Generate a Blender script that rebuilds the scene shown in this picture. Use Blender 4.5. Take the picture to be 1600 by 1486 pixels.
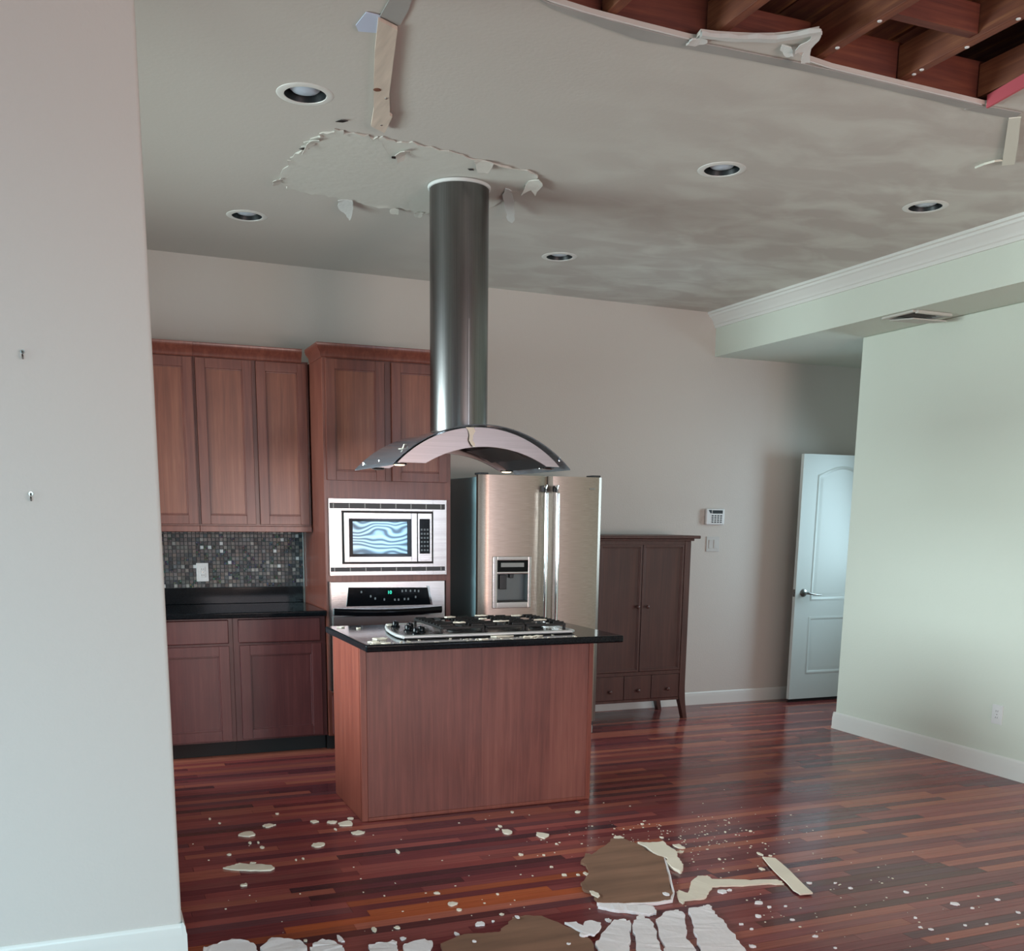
import bpy, bmesh, math, random
from mathutils import Vector, Matrix
for o in list(bpy.data.objects): bpy.data.objects.remove(o, do_unlink=True)
scn = bpy.context.scene
COL = scn.collection
rnd = random.Random(7)
pi = math.pi
# ---------------------------------------------------------------- camera
F, CX, CY = 1599.55, 784.31, 1113.71
YAW, PITCH, ROLL, CAMH = 0.38652, -0.18959, -0.01072, 1.5108
f_ = Vector((math.sin(YAW)*math.cos(PITCH), math.cos(YAW)*math.cos(PITCH), math.sin(PITCH)))
r0 = Vector((math.cos(YAW), -math.sin(YAW), 0)); d0 = f_.cross(r0)
r_ = r0*math.cos(ROLL)+d0*math.sin(ROLL); d_ = -r0*math.sin(ROLL)+d0*math.cos(ROLL)
cam = bpy.data.cameras.new('camera'); camo = bpy.data.objects.new('camera', cam); COL.objects.link(camo)
M4 = Matrix(((r_.x, -d_.x, -f_.x, 0), (r_.y, -d_.y, -f_.y, 0), (r_.z, -d_.z, -f_.z, CAMH), (0, 0, 0, 1)))
camo.matrix_world = M4
cam.sensor_fit = 'HORIZONTAL'; cam.sensor_width = 36.0; cam.lens = F*36.0/1600
cam.shift_x = (800-CX)/1600; cam.shift_y = (CY-743)/1600
cam.clip_start = 0.02
scn.camera = camo
# ---------------------------------------------------------------- world, lights, exposure
w = bpy.data.worlds.new('world'); scn.world = w; w.use_nodes = True
w.node_tree.nodes['Background'].inputs[0].default_value = (0.72, 0.82, 1.0, 1)
w.node_tree.nodes['Background'].inputs[1].default_value = 1.2
scn.view_settings.view_transform = 'Standard'; scn.view_settings.look = 'None'
scn.view_settings.exposure = 0.55; scn.view_settings.gamma = 1.0
def area(name, loc, rot, sx, sy, power, color):
    l = bpy.data.lights.new(name, 'AREA'); l.shape = 'RECTANGLE'; l.size = sx; l.size_y = sy
    l.energy = power; l.color = color
    o = bpy.data.objects.new(name, l); o.location = loc; o.rotation_euler = rot; COL.objects.link(o)
    return o
# daylight in the window openings behind and to the left of the camera: sky light falls in, garden light bounces up
R_ = math.radians
LAMPS = [
 ('sky_window_centre', (2.75, -2.93, 1.55), (R_(76), 0, 0), 1.9, 1.7, 180, (10, 10, 11)),
 ('garden_window_centre', (2.75, -2.90, 1.0), (R_(112), 0, R_(-8)), 1.9, 0.9, 120, (44, 31, 26)),
 ('sky_window_right', (4.45, -2.93, 1.45), (R_(85), 0, 0), 0.7, 1.8, 180, (17, 20, 25)),
 ('sky_window_left', (-0.9, -2.90, 1.3), (R_(68), 0, R_(10)), 1.6, 1.5, 78, (29, 48, 53)),
 ('garden_side_window', (-2.38, 0.6, 1.0), (R_(112), 0, R_(-90)), 2.6, 0.9, 110, (5, 8, 5)),
 ('sky_kitchen_window', (-2.42, 5.15, 1.70), (R_(80), 0, R_(-98)), 2.7, 1.25, 90, (55, 66, 69)),
 ('garden_kitchen_window', (-2.38, 5.15, 1.45), (R_(105), 0, R_(-98)), 2.7, 0.8, 90, (2, 3, 1)),
 ('hall_window', (6.50, 6.25, 1.4), (R_(74), 0, R_(90)), 0.5, 1.6, 120, (10, 14, 16)),
]
for nm_, loc_, rot_, sx_, sy_, sp_, c_ in LAMPS:
    mx_ = max(c_)
    if mx_ > 0: area(nm_, loc_, rot_, sx_, sy_, mx_, tuple(k/mx_ for k in c_)).data.spread = R_(sp_)
# ---------------------------------------------------------------- materials
def srgb(c):
    return tuple(((x/255)/12.92 if x/255 <= 0.04045 else ((x/255+0.055)/1.055)**2.4) for x in c)
def base(name):
    m = bpy.data.materials.new(name); m.use_nodes = True
    nt = m.node_tree; b = nt.nodes['Principled BSDF']
    return m, nt, b
def N(nt, t, **kw):
    n = nt.nodes.new(t)
    for k, v in kw.items():
        if k.startswith('i_'): n.inputs[k[2:].replace('_', ' ')].default_value = v
        else: setattr(n, k, v)
    return n
def coords(nt, scale=(1, 1, 1), kind='Object'):
    tc = N(nt, 'ShaderNodeTexCoord'); mp = N(nt, 'ShaderNodeMapping'); mp.inputs['Scale'].default_value = scale
    nt.links.new(tc.outputs[kind], mp.inputs['Vector']); return mp.outputs['Vector']
def ramp(nt, fac, stops):
    r = N(nt, 'ShaderNodeValToRGB'); e = r.color_ramp.elements
    while len(e) < len(stops): e.new(0.5)
    for i, (p, c) in enumerate(stops):
        e[i].position = p; e[i].color = (*srgb(c), 1) if len(c) == 3 else c
    nt.links.new(fac, r.inputs[0]); return r.outputs[0]
def pm(name, c, rough=0.5, metal=0.0, bump=0.0, bscale=60, vary=0.0, vscale=3, coat=0.0, spec=None, emit=None, es=1.0, alpha=None, trans=0.0, stretch=(1, 1, 1)):
    m, nt, b = base(name)
    b.inputs['Base Color'].default_value = (*srgb(c), 1)
    b.inputs['Roughness'].default_value = rough; b.inputs['Metallic'].default_value = metal
    b.inputs['Coat Weight'].default_value = coat
    if spec is not None: b.inputs['Specular IOR Level'].default_value = spec
    if trans: b.inputs['Transmission Weight'].default_value = trans
    if emit:
        b.inputs['Emission Color'].default_value = (*srgb(emit), 1); b.inputs['Emission Strength'].default_value = es
    if vary:
        v = coords(nt, tuple(vscale*s for s in stretch))
        n = N(nt, 'ShaderNodeTexNoise'); n.inputs['Scale'].default_value = 1; n.inputs['Detail'].default_value = 5
        nt.links.new(v, n.inputs['Vector'])
        lo = tuple(max(0, x*(1-vary)) for x in c); hi = tuple(min(255, x*(1+vary)) for x in c)
        nt.links.new(ramp(nt, n.outputs['Fac'], [(0.3, lo), (0.7, hi)]), b.inputs['Base Color'])
    if bump:
        v = coords(nt, stretch); n = N(nt, 'ShaderNodeTexNoise'); n.inputs['Scale'].default_value = bscale; n.inputs['Detail'].default_value = 3
        nt.links.new(v, n.inputs['Vector'])
        bp = N(nt, 'ShaderNodeBump'); bp.inputs['Strength'].default_value = bump; bp.inputs['Distance'].default_value = 0.004
        nt.links.new(n.outputs['Fac'], bp.inputs['Height']); nt.links.new(bp.outputs[0], b.inputs['Normal'])
    return m
def wood(name, dark, mid, light, axis='z', rough=0.4, coat=0.1, gs=1.0, bands=0.0):
    """stained wood, grain running along one object axis"""
    m, nt, b = base(name)
    s = {'x': (1.2, 26, 26), 'y': (26, 1.2, 26), 'z': (26, 26, 1.2)}[axis]
    v = coords(nt, tuple(k*gs for k in s))
    n = N(nt, 'ShaderNodeTexNoise'); n.inputs['Scale'].default_value = 1.6; n.inputs['Detail'].default_value = 7; n.inputs['Roughness'].default_value = 0.6; n.inputs['Distortion'].default_value = 0.7
    nt.links.new(v, n.inputs['Vector'])
    v2 = coords(nt, (3, 3, 1.6)); n2 = N(nt, 'ShaderNodeTexNoise'); n2.inputs['Scale'].default_value = 1.2; n2.inputs['Detail'].default_value = 3
    nt.links.new(v2, n2.inputs['Vector'])
    mx = N(nt, 'ShaderNodeMath', operation='MULTIPLY_ADD'); mx.inputs[1].default_value = 0.6
    mu = N(nt, 'ShaderNodeMath', operation='MULTIPLY'); mu.inputs[1].default_value = 0.4
    nt.links.new(n2.outputs['Fac'], mu.inputs[0]); nt.links.new(n.outputs['Fac'], mx.inputs[0]); nt.links.new(mu.outputs[0], mx.inputs[2])
    fac = mx.outputs[0]
    if bands:
        v3 = coords(nt, (bands, 0, 0)); n3 = N(nt, 'ShaderNodeTexWhiteNoise', noise_dimensions='1D')
        sp = N(nt, 'ShaderNodeSeparateXYZ'); fl = N(nt, 'ShaderNodeMath', operation='FLOOR')
        nt.links.new(v3, sp.inputs[0]); nt.links.new(sp.outputs[0], fl.inputs[0]); nt.links.new(fl.outputs[0], n3.inputs['W'])
        ad = N(nt, 'ShaderNodeMath', operation='MULTIPLY_ADD'); ad.inputs[1].default_value = 0.16
        sb = N(nt, 'ShaderNodeMath', operation='SUBTRACT'); sb.inputs[1].default_value = 0.08
        nt.links.new(n3.outputs[0], ad.inputs[0]); nt.links.new(fac, ad.inputs[2]); nt.links.new(ad.outputs[0], sb.inputs[0]); fac = sb.outputs[0]
    nt.links.new(ramp(nt, fac, [(0.30, dark), (0.5, mid), (0.72, light)]), b.inputs['Base Color'])
    b.inputs['Roughness'].default_value = rough; b.inputs['Coat Weight'].default_value = coat; b.inputs['Coat Roughness'].default_value = 0.2
    bp = N(nt, 'ShaderNodeBump'); bp.inputs['Strength'].default_value = 0.08; bp.inputs['Distance'].default_value = 0.002
    nt.links.new(n.outputs['Fac'], bp.inputs['Height']); nt.links.new(bp.outputs[0], b.inputs['Normal'])
    return m
def plank_mat(name, src):
    m, nt, b = base(name)
    if src == 'object':
        s = N(nt, 'ShaderNodeObjectInfo'); out = s.outputs['Color']
    else:
        s = N(nt, 'ShaderNodeAttribute'); s.attribute_name = 'Col'; out = s.outputs['Color']
    tc = N(nt, 'ShaderNodeNewGeometry'); mp = N(nt, 'ShaderNodeMapping'); mp.inputs['Scale'].default_value = (2.0, 60, 1)
    nt.links.new(tc.outputs['Position'], mp.inputs['Vector'])
    n = N(nt, 'ShaderNodeTexNoise'); n.inputs['Scale'].default_value = 1.5; n.inputs['Detail'].default_value = 5
    nt.links.new(mp.outputs[0], n.inputs['Vector'])
    r = ramp(nt, n.outputs['Fac'], [(0.3, (0.78, 0.74, 0.74, 1)), (0.7, (1.15, 1.12, 1.1, 1))])
    mx = N(nt, 'ShaderNodeMix', data_type='RGBA', blend_type='MULTIPLY'); mx.inputs['Factor'].default_value = 1
    nt.links.new(out, mx.inputs['A']); nt.links.new(r, mx.inputs['B'])
    nt.links.new(mx.outputs['Result'], b.inputs['Base Color'])
    # wet and dusty film changes the gloss
    mp2 = N(nt, 'ShaderNodeMapping'); mp2.inputs['Scale'].default_value = (1.1, 2.2, 1); nt.links.new(tc.outputs['Position'], mp2.inputs['Vector'])
    n2 = N(nt, 'ShaderNodeTexNoise'); n2.inputs['Scale'].default_value = 1.3; n2.inputs['Detail'].default_value = 5
    nt.links.new(mp2.outputs[0], n2.inputs['Vector'])
    rr = ramp(nt, n2.outputs['Fac'], [(0.35, (0.10, 0.10, 0.10, 1)), (0.65, (0.26, 0.26, 0.26, 1))])
    nt.links.new(rr, b.inputs['Roughness'])
    b.inputs['Specular IOR Level'].default_value = 0.22
    mp3 = N(nt, 'ShaderNodeMapping'); mp3.inputs['Scale'].default_value = (3, 9, 1); nt.links.new(tc.outputs['Position'], mp3.inputs['Vector'])
    n3 = N(nt, 'ShaderNodeTexNoise'); n3.inputs['Scale'].default_value = 1; n3.inputs['Detail'].default_value = 1
    nt.links.new(mp3.outputs[0], n3.inputs['Vector'])
    bp = N(nt, 'ShaderNodeBump'); bp.inputs['Strength'].default_value = 0.10; bp.inputs['Distance'].default_value = 0.01
    nt.links.new(n3.outputs['Fac'], bp.inputs['Height']); nt.links.new(bp.outputs[0], b.inputs['Normal'])
    return m
def paint(name, c, stain=None, bump=0.25, scale=95):
    m, nt, b = base(name)
    b.inputs['Roughness'].default_value = 0.75; b.inputs['Specular IOR Level'].default_value = 0.25
    b.inputs['Base Color'].default_value = (*srgb(c), 1)
    g = N(nt, 'ShaderNodeNewGeometry')
    if stain:
        mp = N(nt, 'ShaderNodeMapping'); mp.inputs['Scale'].default_value = (1.0, 1.5, 1); mp.inputs['Rotation'].default_value = (0, 0, 0.5)
        nt.links.new(g.outputs['Position'], mp.inputs['Vector'])
        n = N(nt, 'ShaderNodeTexNoise'); n.inputs['Scale'].default_value = 2.6; n.inputs['Detail'].default_value = 5; n.inputs['Distortion'].default_value = 0.5
        nt.links.new(mp.outputs[0], n.inputs['Vector'])
        # water damage is stronger on the side of the torn opening
        sp = N(nt, 'ShaderNodeSeparateXYZ'); nt.links.new(g.outputs['Position'], sp.inputs[0])
        mr = N(nt, 'ShaderNodeMapRange'); mr.inputs['From Min'].default_value = 1.7; mr.inputs['From Max'].default_value = 3.4
        nt.links.new(sp.outputs[0], mr.inputs['Value'])
        r = ramp(nt, n.outputs['Fac'], [(0.43, (0, 0, 0, 1)), (0.64, (1, 1, 1, 1))])
        mu = N(nt, 'ShaderNodeMath', operation='MULTIPLY'); nt.links.new(r, mu.inputs[0]); nt.links.new(mr.outputs[0], mu.inputs[1])
        mx = N(nt, 'ShaderNodeMix', data_type='RGBA'); mx.inputs['A'].default_value = (*srgb(c), 1); mx.inputs['B'].default_value = (*srgb(stain), 1)
        nt.links.new(mu.outputs[0], mx.inputs['Factor']); nt.links.new(mx.outputs['Result'], b.inputs['Base Color'])
    n = N(nt, 'ShaderNodeTexNoise'); n.inputs['Scale'].default_value = scale; n.inputs['Detail'].default_value = 2
    nt.links.new(g.outputs['Position'], n.inputs['Vector'])
    bp = N(nt, 'ShaderNodeBump'); bp.inputs['Strength'].default_value = bump; bp.inputs['Distance'].default_value = 0.003
    nt.links.new(n.outputs['Fac'], bp.inputs['Height']); nt.links.new(bp.outputs[0], b.inputs['Normal'])
    return m
def steel(name, c, rough=0.28, axis='x', strength=0.05):
    m, nt, b = base(name)
    b.inputs['Metallic'].default_value = 1; b.inputs['Roughness'].default_value = rough
    s = {'x': (2, 500, 500), 'z': (300, 300, 2)}[axis]
    v = coords(nt, s); n = N(nt, 'ShaderNodeTexNoise'); n.inputs['Scale'].default_value = 1; n.inputs['Detail'].default_value = 2
    nt.links.new(v, n.inputs['Vector'])
    lo = tuple(x*0.93 for x in c); hi = tuple(min(255, x*1.05) for x in c)
    nt.links.new(ramp(nt, n.outputs['Fac'], [(0.3, lo), (0.7, hi)]), b.inputs['Base Color'])
    bp = N(nt, 'ShaderNodeBump'); bp.inputs['Strength'].default_value = strength; bp.inputs['Distance'].default_value = 0.001
    nt.links.new(n.outputs['Fac'], bp.inputs['Height']); nt.links.new(bp.outputs[0], b.inputs['Normal'])
    return m
WALL = paint('wall_paint', (204, 198, 191))
WALLL = paint('wall_paint_near', (208, 204, 199)); WALLR = paint('wall_paint_green_lit', (214, 221, 210))  # greenish daylight put into the right wall and soffit colour
CEIL = paint('ceiling_paint', (198, 193, 187), stain=(216, 216, 209), bump=0.2, scale=60)
PATCH = paint('patch_plaster', (204, 202, 195), bump=0.35, scale=30)
WHITE = pm('white_trim', (225, 226, 222), 0.38)
DOORW = pm('door_white', (214, 218, 214), 0.35)
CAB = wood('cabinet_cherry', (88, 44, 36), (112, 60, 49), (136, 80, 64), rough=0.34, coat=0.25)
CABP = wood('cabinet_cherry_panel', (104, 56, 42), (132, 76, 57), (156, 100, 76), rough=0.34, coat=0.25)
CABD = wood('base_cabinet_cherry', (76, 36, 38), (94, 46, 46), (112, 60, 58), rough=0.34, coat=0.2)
ISL = wood('island_cherry_panel', (104, 56, 50), (132, 76, 67), (152, 94, 82), rough=0.42, coat=0.1, bands=5.2)
ISLT = wood('island_trim', (112, 54, 44), (134, 70, 56), (152, 86, 70), rough=0.4)
ARM = wood('armoire_walnut', (62, 36, 33), (80, 48, 43), (96, 60, 52), rough=0.42, coat=0.1)
DARKT = pm('toe_kick_dark', (28, 24, 26), 0.6)
def granite():
    m, nt, b = base('black_granite')
    v = coords(nt); n = N(nt, 'ShaderNodeTexVoronoi'); n.inputs['Scale'].default_value = 160
    nt.links.new(v, n.inputs['Vector'])
    nt.links.new(ramp(nt, n.outputs['Distance'], [(0.05, (60, 68, 70)), (0.2, (22, 28, 32)), (0.7, (14, 18, 22))]), b.inputs['Base Color'])
    b.inputs['Roughness'].default_value = 0.09; b.inputs['Specular IOR Level'].default_value = 0.22
    return m
GRAN = granite()
STEEL = steel('brushed_steel', (188, 186, 184), 0.25, 'x')
STEELV = steel('brushed_steel_duct', (118, 117, 116), 0.26, 'z')
FRS = steel('refrigerator_steel', (166, 152, 142), 0.34, 'x', 0.01)
HOODST = steel('hood_steel', (142, 134, 132), 0.3, 'x', 0.02)
CHROME = pm('chrome', (225, 228, 230), 0.08, 1.0)
SATIN = pm('satin_nickel', (150, 150, 148), 0.25, 1.0)
BLACKG = pm('black_gloss', (10, 14, 18), 0.10, spec=0.18)
RIMM = pm('cooktop_rim', (222, 224, 224), 0.42, 0.55)
BLACKM = pm('black_matte', (22, 23, 25), 0.45)
IRON = pm('cast_iron', (20, 20, 21), 0.5, bump=0.3, bscale=300)
DGREY = pm('dark_grey_plastic', (52, 56, 60), 0.4)
FSIDE = pm('refrigerator_side', (140, 172, 180), 0.35)
GREYP = pm('grey_plastic', (150, 152, 150), 0.35)
WPLAST = pm('white_plastic', (224, 226, 226), 0.35)
OPLAST = pm('ivory_plastic', (196, 194, 190), 0.4)
LENS = pm('lamp_lens', (196, 210, 226), 0.25, trans=0.0)
BAFFLE = pm('black_baffle', (16, 22, 26), 0.4)
LAMP = pm('hood_lamp_glow', (255, 240, 215), 0.4, emit=(255, 226, 180), es=7)
PAPER = pm('brown_drywall_paper', (136, 102, 82), 0.8, vary=0.14, vscale=3.5, stretch=(0.5, 3, 1))
GYPS = pm('white_gypsum', (247, 243, 245), 0.85, bump=0.5, bscale=50, vary=0.03)
CREAM = pm('cream_painted_drywall', (240, 230, 212), 0.8, bump=0.2, bscale=60, vary=0.04)
TAPE = pm('joint_tape_grey', (162, 160, 157), 0.8, vary=0.06)
TORN = pm('torn_board_white', (206, 209, 207), 0.85, bump=0.4, bscale=80)
RAFT = wood('rafter_timber', (86, 44, 34), (122, 70, 50), (164, 108, 74), axis='y', rough=0.7, coat=0)
RIMJ = wood('rim_joist_timber', (70, 34, 30), (104, 54, 42), (136, 80, 56), axis='x', rough=0.7, coat=0)
DECK = wood('roof_deck_timber_lit', (84, 50, 48), (146, 92, 72), (240, 178, 112), axis='y', rough=0.8, coat=0, gs=0.45)  # pale orange grain tone stands in for light reaching the deck boards
PINK = pm('pink_painted_edge', (196, 86, 98), 0.7)
LATH = pm('pale_wood_strip', (206, 190, 176), 0.7, vary=0.06, vscale=4, stretch=(8, 1, 1))
KNOT = pm('wood_knot', (120, 78, 60), 0.7)
SUBF = pm('floor_seam_dark', (30, 14, 12), 0.7)
FLOBJ = plank_mat('floor_plank_cherry', 'object'); FLATT = plank_mat('floor_plank_cherry_far', 'attr')
def tile_mat():
    m, nt, b = base('mosaic_glass')
    s = N(nt, 'ShaderNodeAttribute'); s.attribute_name = 'Col'
    nt.links.new(s.outputs['Color'], b.inputs['Base Color'])
    b.inputs['Roughness'].default_value = 0.28; b.inputs['Specular IOR Level'].default_value = 0.25
    return m
TILE = tile_mat(); GROUT = pm('tile_grout', (92, 96, 98), 0.8)
def canopy_glass():
    m, nt, b = base('smoked_canopy_glass')
    b.inputs['Base Color'].default_value = (0.36, 0.40, 0.45, 1); b.inputs['Roughness'].default_value = 0.03
    b.inputs['Transmission Weight'].default_value = 0.65; b.inputs['IOR'].default_value = 1.42
    return m
GLASS = canopy_glass()
def mw_window():
    m, nt, b = base('microwave_window_screen')
    v = coords(nt, (1.0, 1.0, 1.5)); n = N(nt, 'ShaderNodeTexWave', wave_type='BANDS', bands_direction='Z')
    n.inputs['Scale'].default_value = 7; n.inputs['Distortion'].default_value = 16; n.inputs['Detail'].default_value = 0.4; n.inputs['Detail Scale'].default_value = 0.9
    nt.links.new(v, n.inputs['Vector'])
    nt.links.new(ramp(nt, n.outputs['Fac'], [(0.05, (60, 84, 98)), (0.45, (112, 146, 160)), (0.95, (150, 184, 196))]), b.inputs['Base Color'])
    b.inputs['Roughness'].default_value = 0.15; b.inputs['Metallic'].default_value = 0.35
    return m
MWW = mw_window()
GREEN = pm('green_digits', (40, 200, 160), 0.5, emit=(60, 230, 190), es=1.2)
PRINT = pm('panel_print', (120, 130, 136), 0.5)

# ---------------------------------------------------------------- mesh helpers
class MB:
    def __init__(s): s.bm = bmesh.new()
    def box(s, x0, x1, y0, y1, z0, z1, bev=0.0, seg=2, mat=0):
        if x1 < x0: x0, x1 = x1, x0
        if y1 < y0: y0, y1 = y1, y0
        if z1 < z0: z0, z1 = z1, z0
        v = [s.bm.verts.new(c) for c in ((x0,y0,z0),(x1,y0,z0),(x1,y1,z0),(x0,y1,z0),(x0,y0,z1),(x1,y0,z1),(x1,y1,z1),(x0,y1,z1))]
        fs = [s.bm.faces.new([v[i] for i in q]) for q in ((3,2,1,0),(4,5,6,7),(0,1,5,4),(1,2,6,5),(2,3,7,6),(3,0,4,7))]
        for f in fs: f.material_index = mat
        if bev:
            es = list({e for f in fs for e in f.edges})
            bmesh.ops.bevel(s.bm, geom=es, offset=min(bev, (x1-x0)*.45, (y1-y0)*.45, (z1-z0)*.45), segments=seg, profile=0.5, affect='EDGES')
        return s
    def prism(s, poly, axis, a, b, bev=0.0):
        """poly in the plane normal to axis; extruded from a to b along it"""
        def P(p, t):
            return {'x': (t, p[0], p[1]), 'y': (p[0], t, p[1]), 'z': (p[0], p[1], t)}[axis]
        A = [s.bm.verts.new(P(p, a)) for p in poly]; B = [s.bm.verts.new(P(p, b)) for p in poly]
        n = len(poly); fs = [s.bm.faces.new(A), s.bm.faces.new(B[::-1])]
        for i in range(n): fs.append(s.bm.faces.new((A[(i+1) % n], A[i], B[i], B[(i+1) % n])))
        bmesh.ops.recalc_face_normals(s.bm, faces=fs)
        if bev:
            es = list({e for f in fs[:2] for e in f.edges})
            bmesh.ops.bevel(s.bm, geom=es, offset=bev, segments=2, profile=0.5, affect='EDGES')
        return s
    def tube(s, pts, r, n=10, caps=True):
        pts = [Vector(p) for p in pts]; rings = []
        for i, p in enumerate(pts):
            t = (pts[min(i+1, len(pts)-1)]-pts[max(i-1, 0)]).normalized()
            u = t.cross(Vector((0, 0, 1)))
            if u.length < 0.05: u = t.cross(Vector((0, 1, 0)))
            u.normalize(); v = t.cross(u); rr = r[i] if isinstance(r, (list, tuple)) else r
            rings.append([s.bm.verts.new(p+u*math.cos(2*pi*k/n)*rr+v*math.sin(2*pi*k/n)*rr) for k in range(n)])
        fs = []
        for a, b in zip(rings, rings[1:]):
            for k in range(n): fs.append(s.bm.faces.new((a[k], a[(k+1) % n], b[(k+1) % n], b[k])))
        if caps: fs += [s.bm.faces.new(rings[0][::-1]), s.bm.faces.new(rings[-1])]
        bmesh.ops.recalc_face_normals(s.bm, faces=fs)
        return s
    def lathe(s, prof, c, axis='z', n=28, caps=True):
        """prof: (radius, height) along axis from centre c"""
        c = Vector(c); rings = []
        for r, h in prof:
            ring = []
            for k in range(n):
                a = 2*pi*k/n; x, y = r*math.cos(a), r*math.sin(a)
                o = {'z': (x, y, h), 'y': (x, h, y), 'x': (h, x, y)}[axis]
                ring.append(s.bm.verts.new(c+Vector(o)))
            rings.append(ring)
        fs = []
        for a, b in zip(rings, rings[1:]):
            for k in range(n): fs.append(s.bm.faces.new((a[k], a[(k+1) % n], b[(k+1) % n], b[k])))
        if caps: fs += [s.bm.faces.new(rings[0][::-1]), s.bm.faces.new(rings[-1])]
        bmesh.ops.recalc_face_normals(s.bm, faces=fs)
        return s
    def sheet(s, grid, th=0.0, d=(0, 0, 1)):
        """grid of points [row][col] -> surface, thickened along d"""
        R, Cn = len(grid), len(grid[0]); d = Vector(d)
        A = [[s.bm.verts.new(p) for p in row] for row in grid]
        fs = [s.bm.faces.new((A[i][j], A[i][j+1], A[i+1][j+1], A[i+1][j])) for i in range(R-1) for j in range(Cn-1)]
        if th:
            B = [[s.bm.verts.new(Vector(p)+d*th) for p in row] for row in grid]
            fs += [s.bm.faces.new((B[i][j], B[i+1][j], B[i+1][j+1], B[i][j+1])) for i in range(R-1) for j in range(Cn-1)]
            loop = [(0, j) for j in range(Cn)]+[(i, Cn-1) for i in range(1, R)]+[(R-1, j) for j in range(Cn-2, -1, -1)]+[(i, 0) for i in range(R-2, 0, -1)]
            for k in range(len(loop)):
                a, b = loop[k], loop[(k+1) % len(loop)]
                fs.append(s.bm.faces.new((A[b[0]][b[1]], A[a[0]][a[1]], B[a[0]][a[1]], B[b[0]][b[1]])))
            bmesh.ops.recalc_face_normals(s.bm, faces=fs)
        return s
WPOS = {}
def wpos(o): return WPOS.get(o.name, Vector((0, 0, 0)))
def link(o, parent, world):
    COL.objects.link(o)
    if parent is not None: o.parent = parent; o.location = Vector(world)-wpos(parent)
    else: o.location = world
    WPOS[o.name] = Vector(world); return o
def obj(name, mb, mats, parent=None, label=None, smooth=None, cat=None, group=None, kind=None, origin=None):
    me = bpy.data.meshes.new(name); bm = mb.bm
    xs = [v.co for v in bm.verts]
    lo = Vector([min(c[i] for c in xs) for i in range(3)]); hi = Vector([max(c[i] for c in xs) for i in range(3)])
    o0 = Vector(origin) if origin else Vector(((lo.x+hi.x)/2, (lo.y+hi.y)/2, lo.z))
    for v in bm.verts: v.co -= o0
    bm.to_mesh(me); bm.free()
    if smooth is not None:
        for p in me.polygons: p.use_smooth = True
        me.set_sharp_from_angle(angle=math.radians(smooth))
    if smooth is not None:
        wn = True
    else: wn = False
    for m in (mats if isinstance(mats, (list, tuple)) else [mats]): me.materials.append(m)
    o = bpy.data.objects.new(name, me); link(o, parent, o0)
    if wn: md = o.modifiers.new('weighted_normal', 'WEIGHTED_NORMAL'); md.keep_sharp = True; md.weight = 80
    if label: o['label'] = label
    if cat: o['category'] = cat
    if group: o['group'] = group
    if kind: o['kind'] = kind
    return o
def thing(name, label, cat, loc, group=None):
    o = bpy.data.objects.new(name, None); o.empty_display_size = 0.1; link(o, None, Vector(loc))
    o['label'] = label; o['category'] = cat
    if group: o['group'] = group
    return o
def struct(name, mb, mat, label=None, parent=None, smooth=None):
    return obj(name, mb, mat, parent, label=label, smooth=smooth, kind='structure')
def text(name, body, loc, size, mat, parent, rot=(pi/2, 0, 0), ext=0.0004):
    c = bpy.data.curves.new(name, 'FONT'); c.body = body; c.size = size; c.extrude = ext; c.align_x = 'CENTER'; c.align_y = 'CENTER'
    c.materials.append(mat); tmp = bpy.data.objects.new('tmp', c); COL.objects.link(tmp)
    me = bpy.data.meshes.new_from_object(tmp.evaluated_get(bpy.context.evaluated_depsgraph_get())); bpy.data.objects.remove(tmp, do_unlink=True)
    me.materials.clear(); me.materials.append(mat)
    o = bpy.data.objects.new(name, me); link(o, parent, Vector(loc)); o.rotation_euler = rot; return o
D = 7.114; XS = 4.62
def cz(x): return 3.068-0.0109*(x-4.619)
def project(x, y, z):
    v = Vector((x, y, z-CAMH)); zz = v.dot(f_)
    if zz < 0.05: return None
    return CX+F*v.dot(r_)/zz, CY+F*v.dot(d_)/zz

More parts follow.
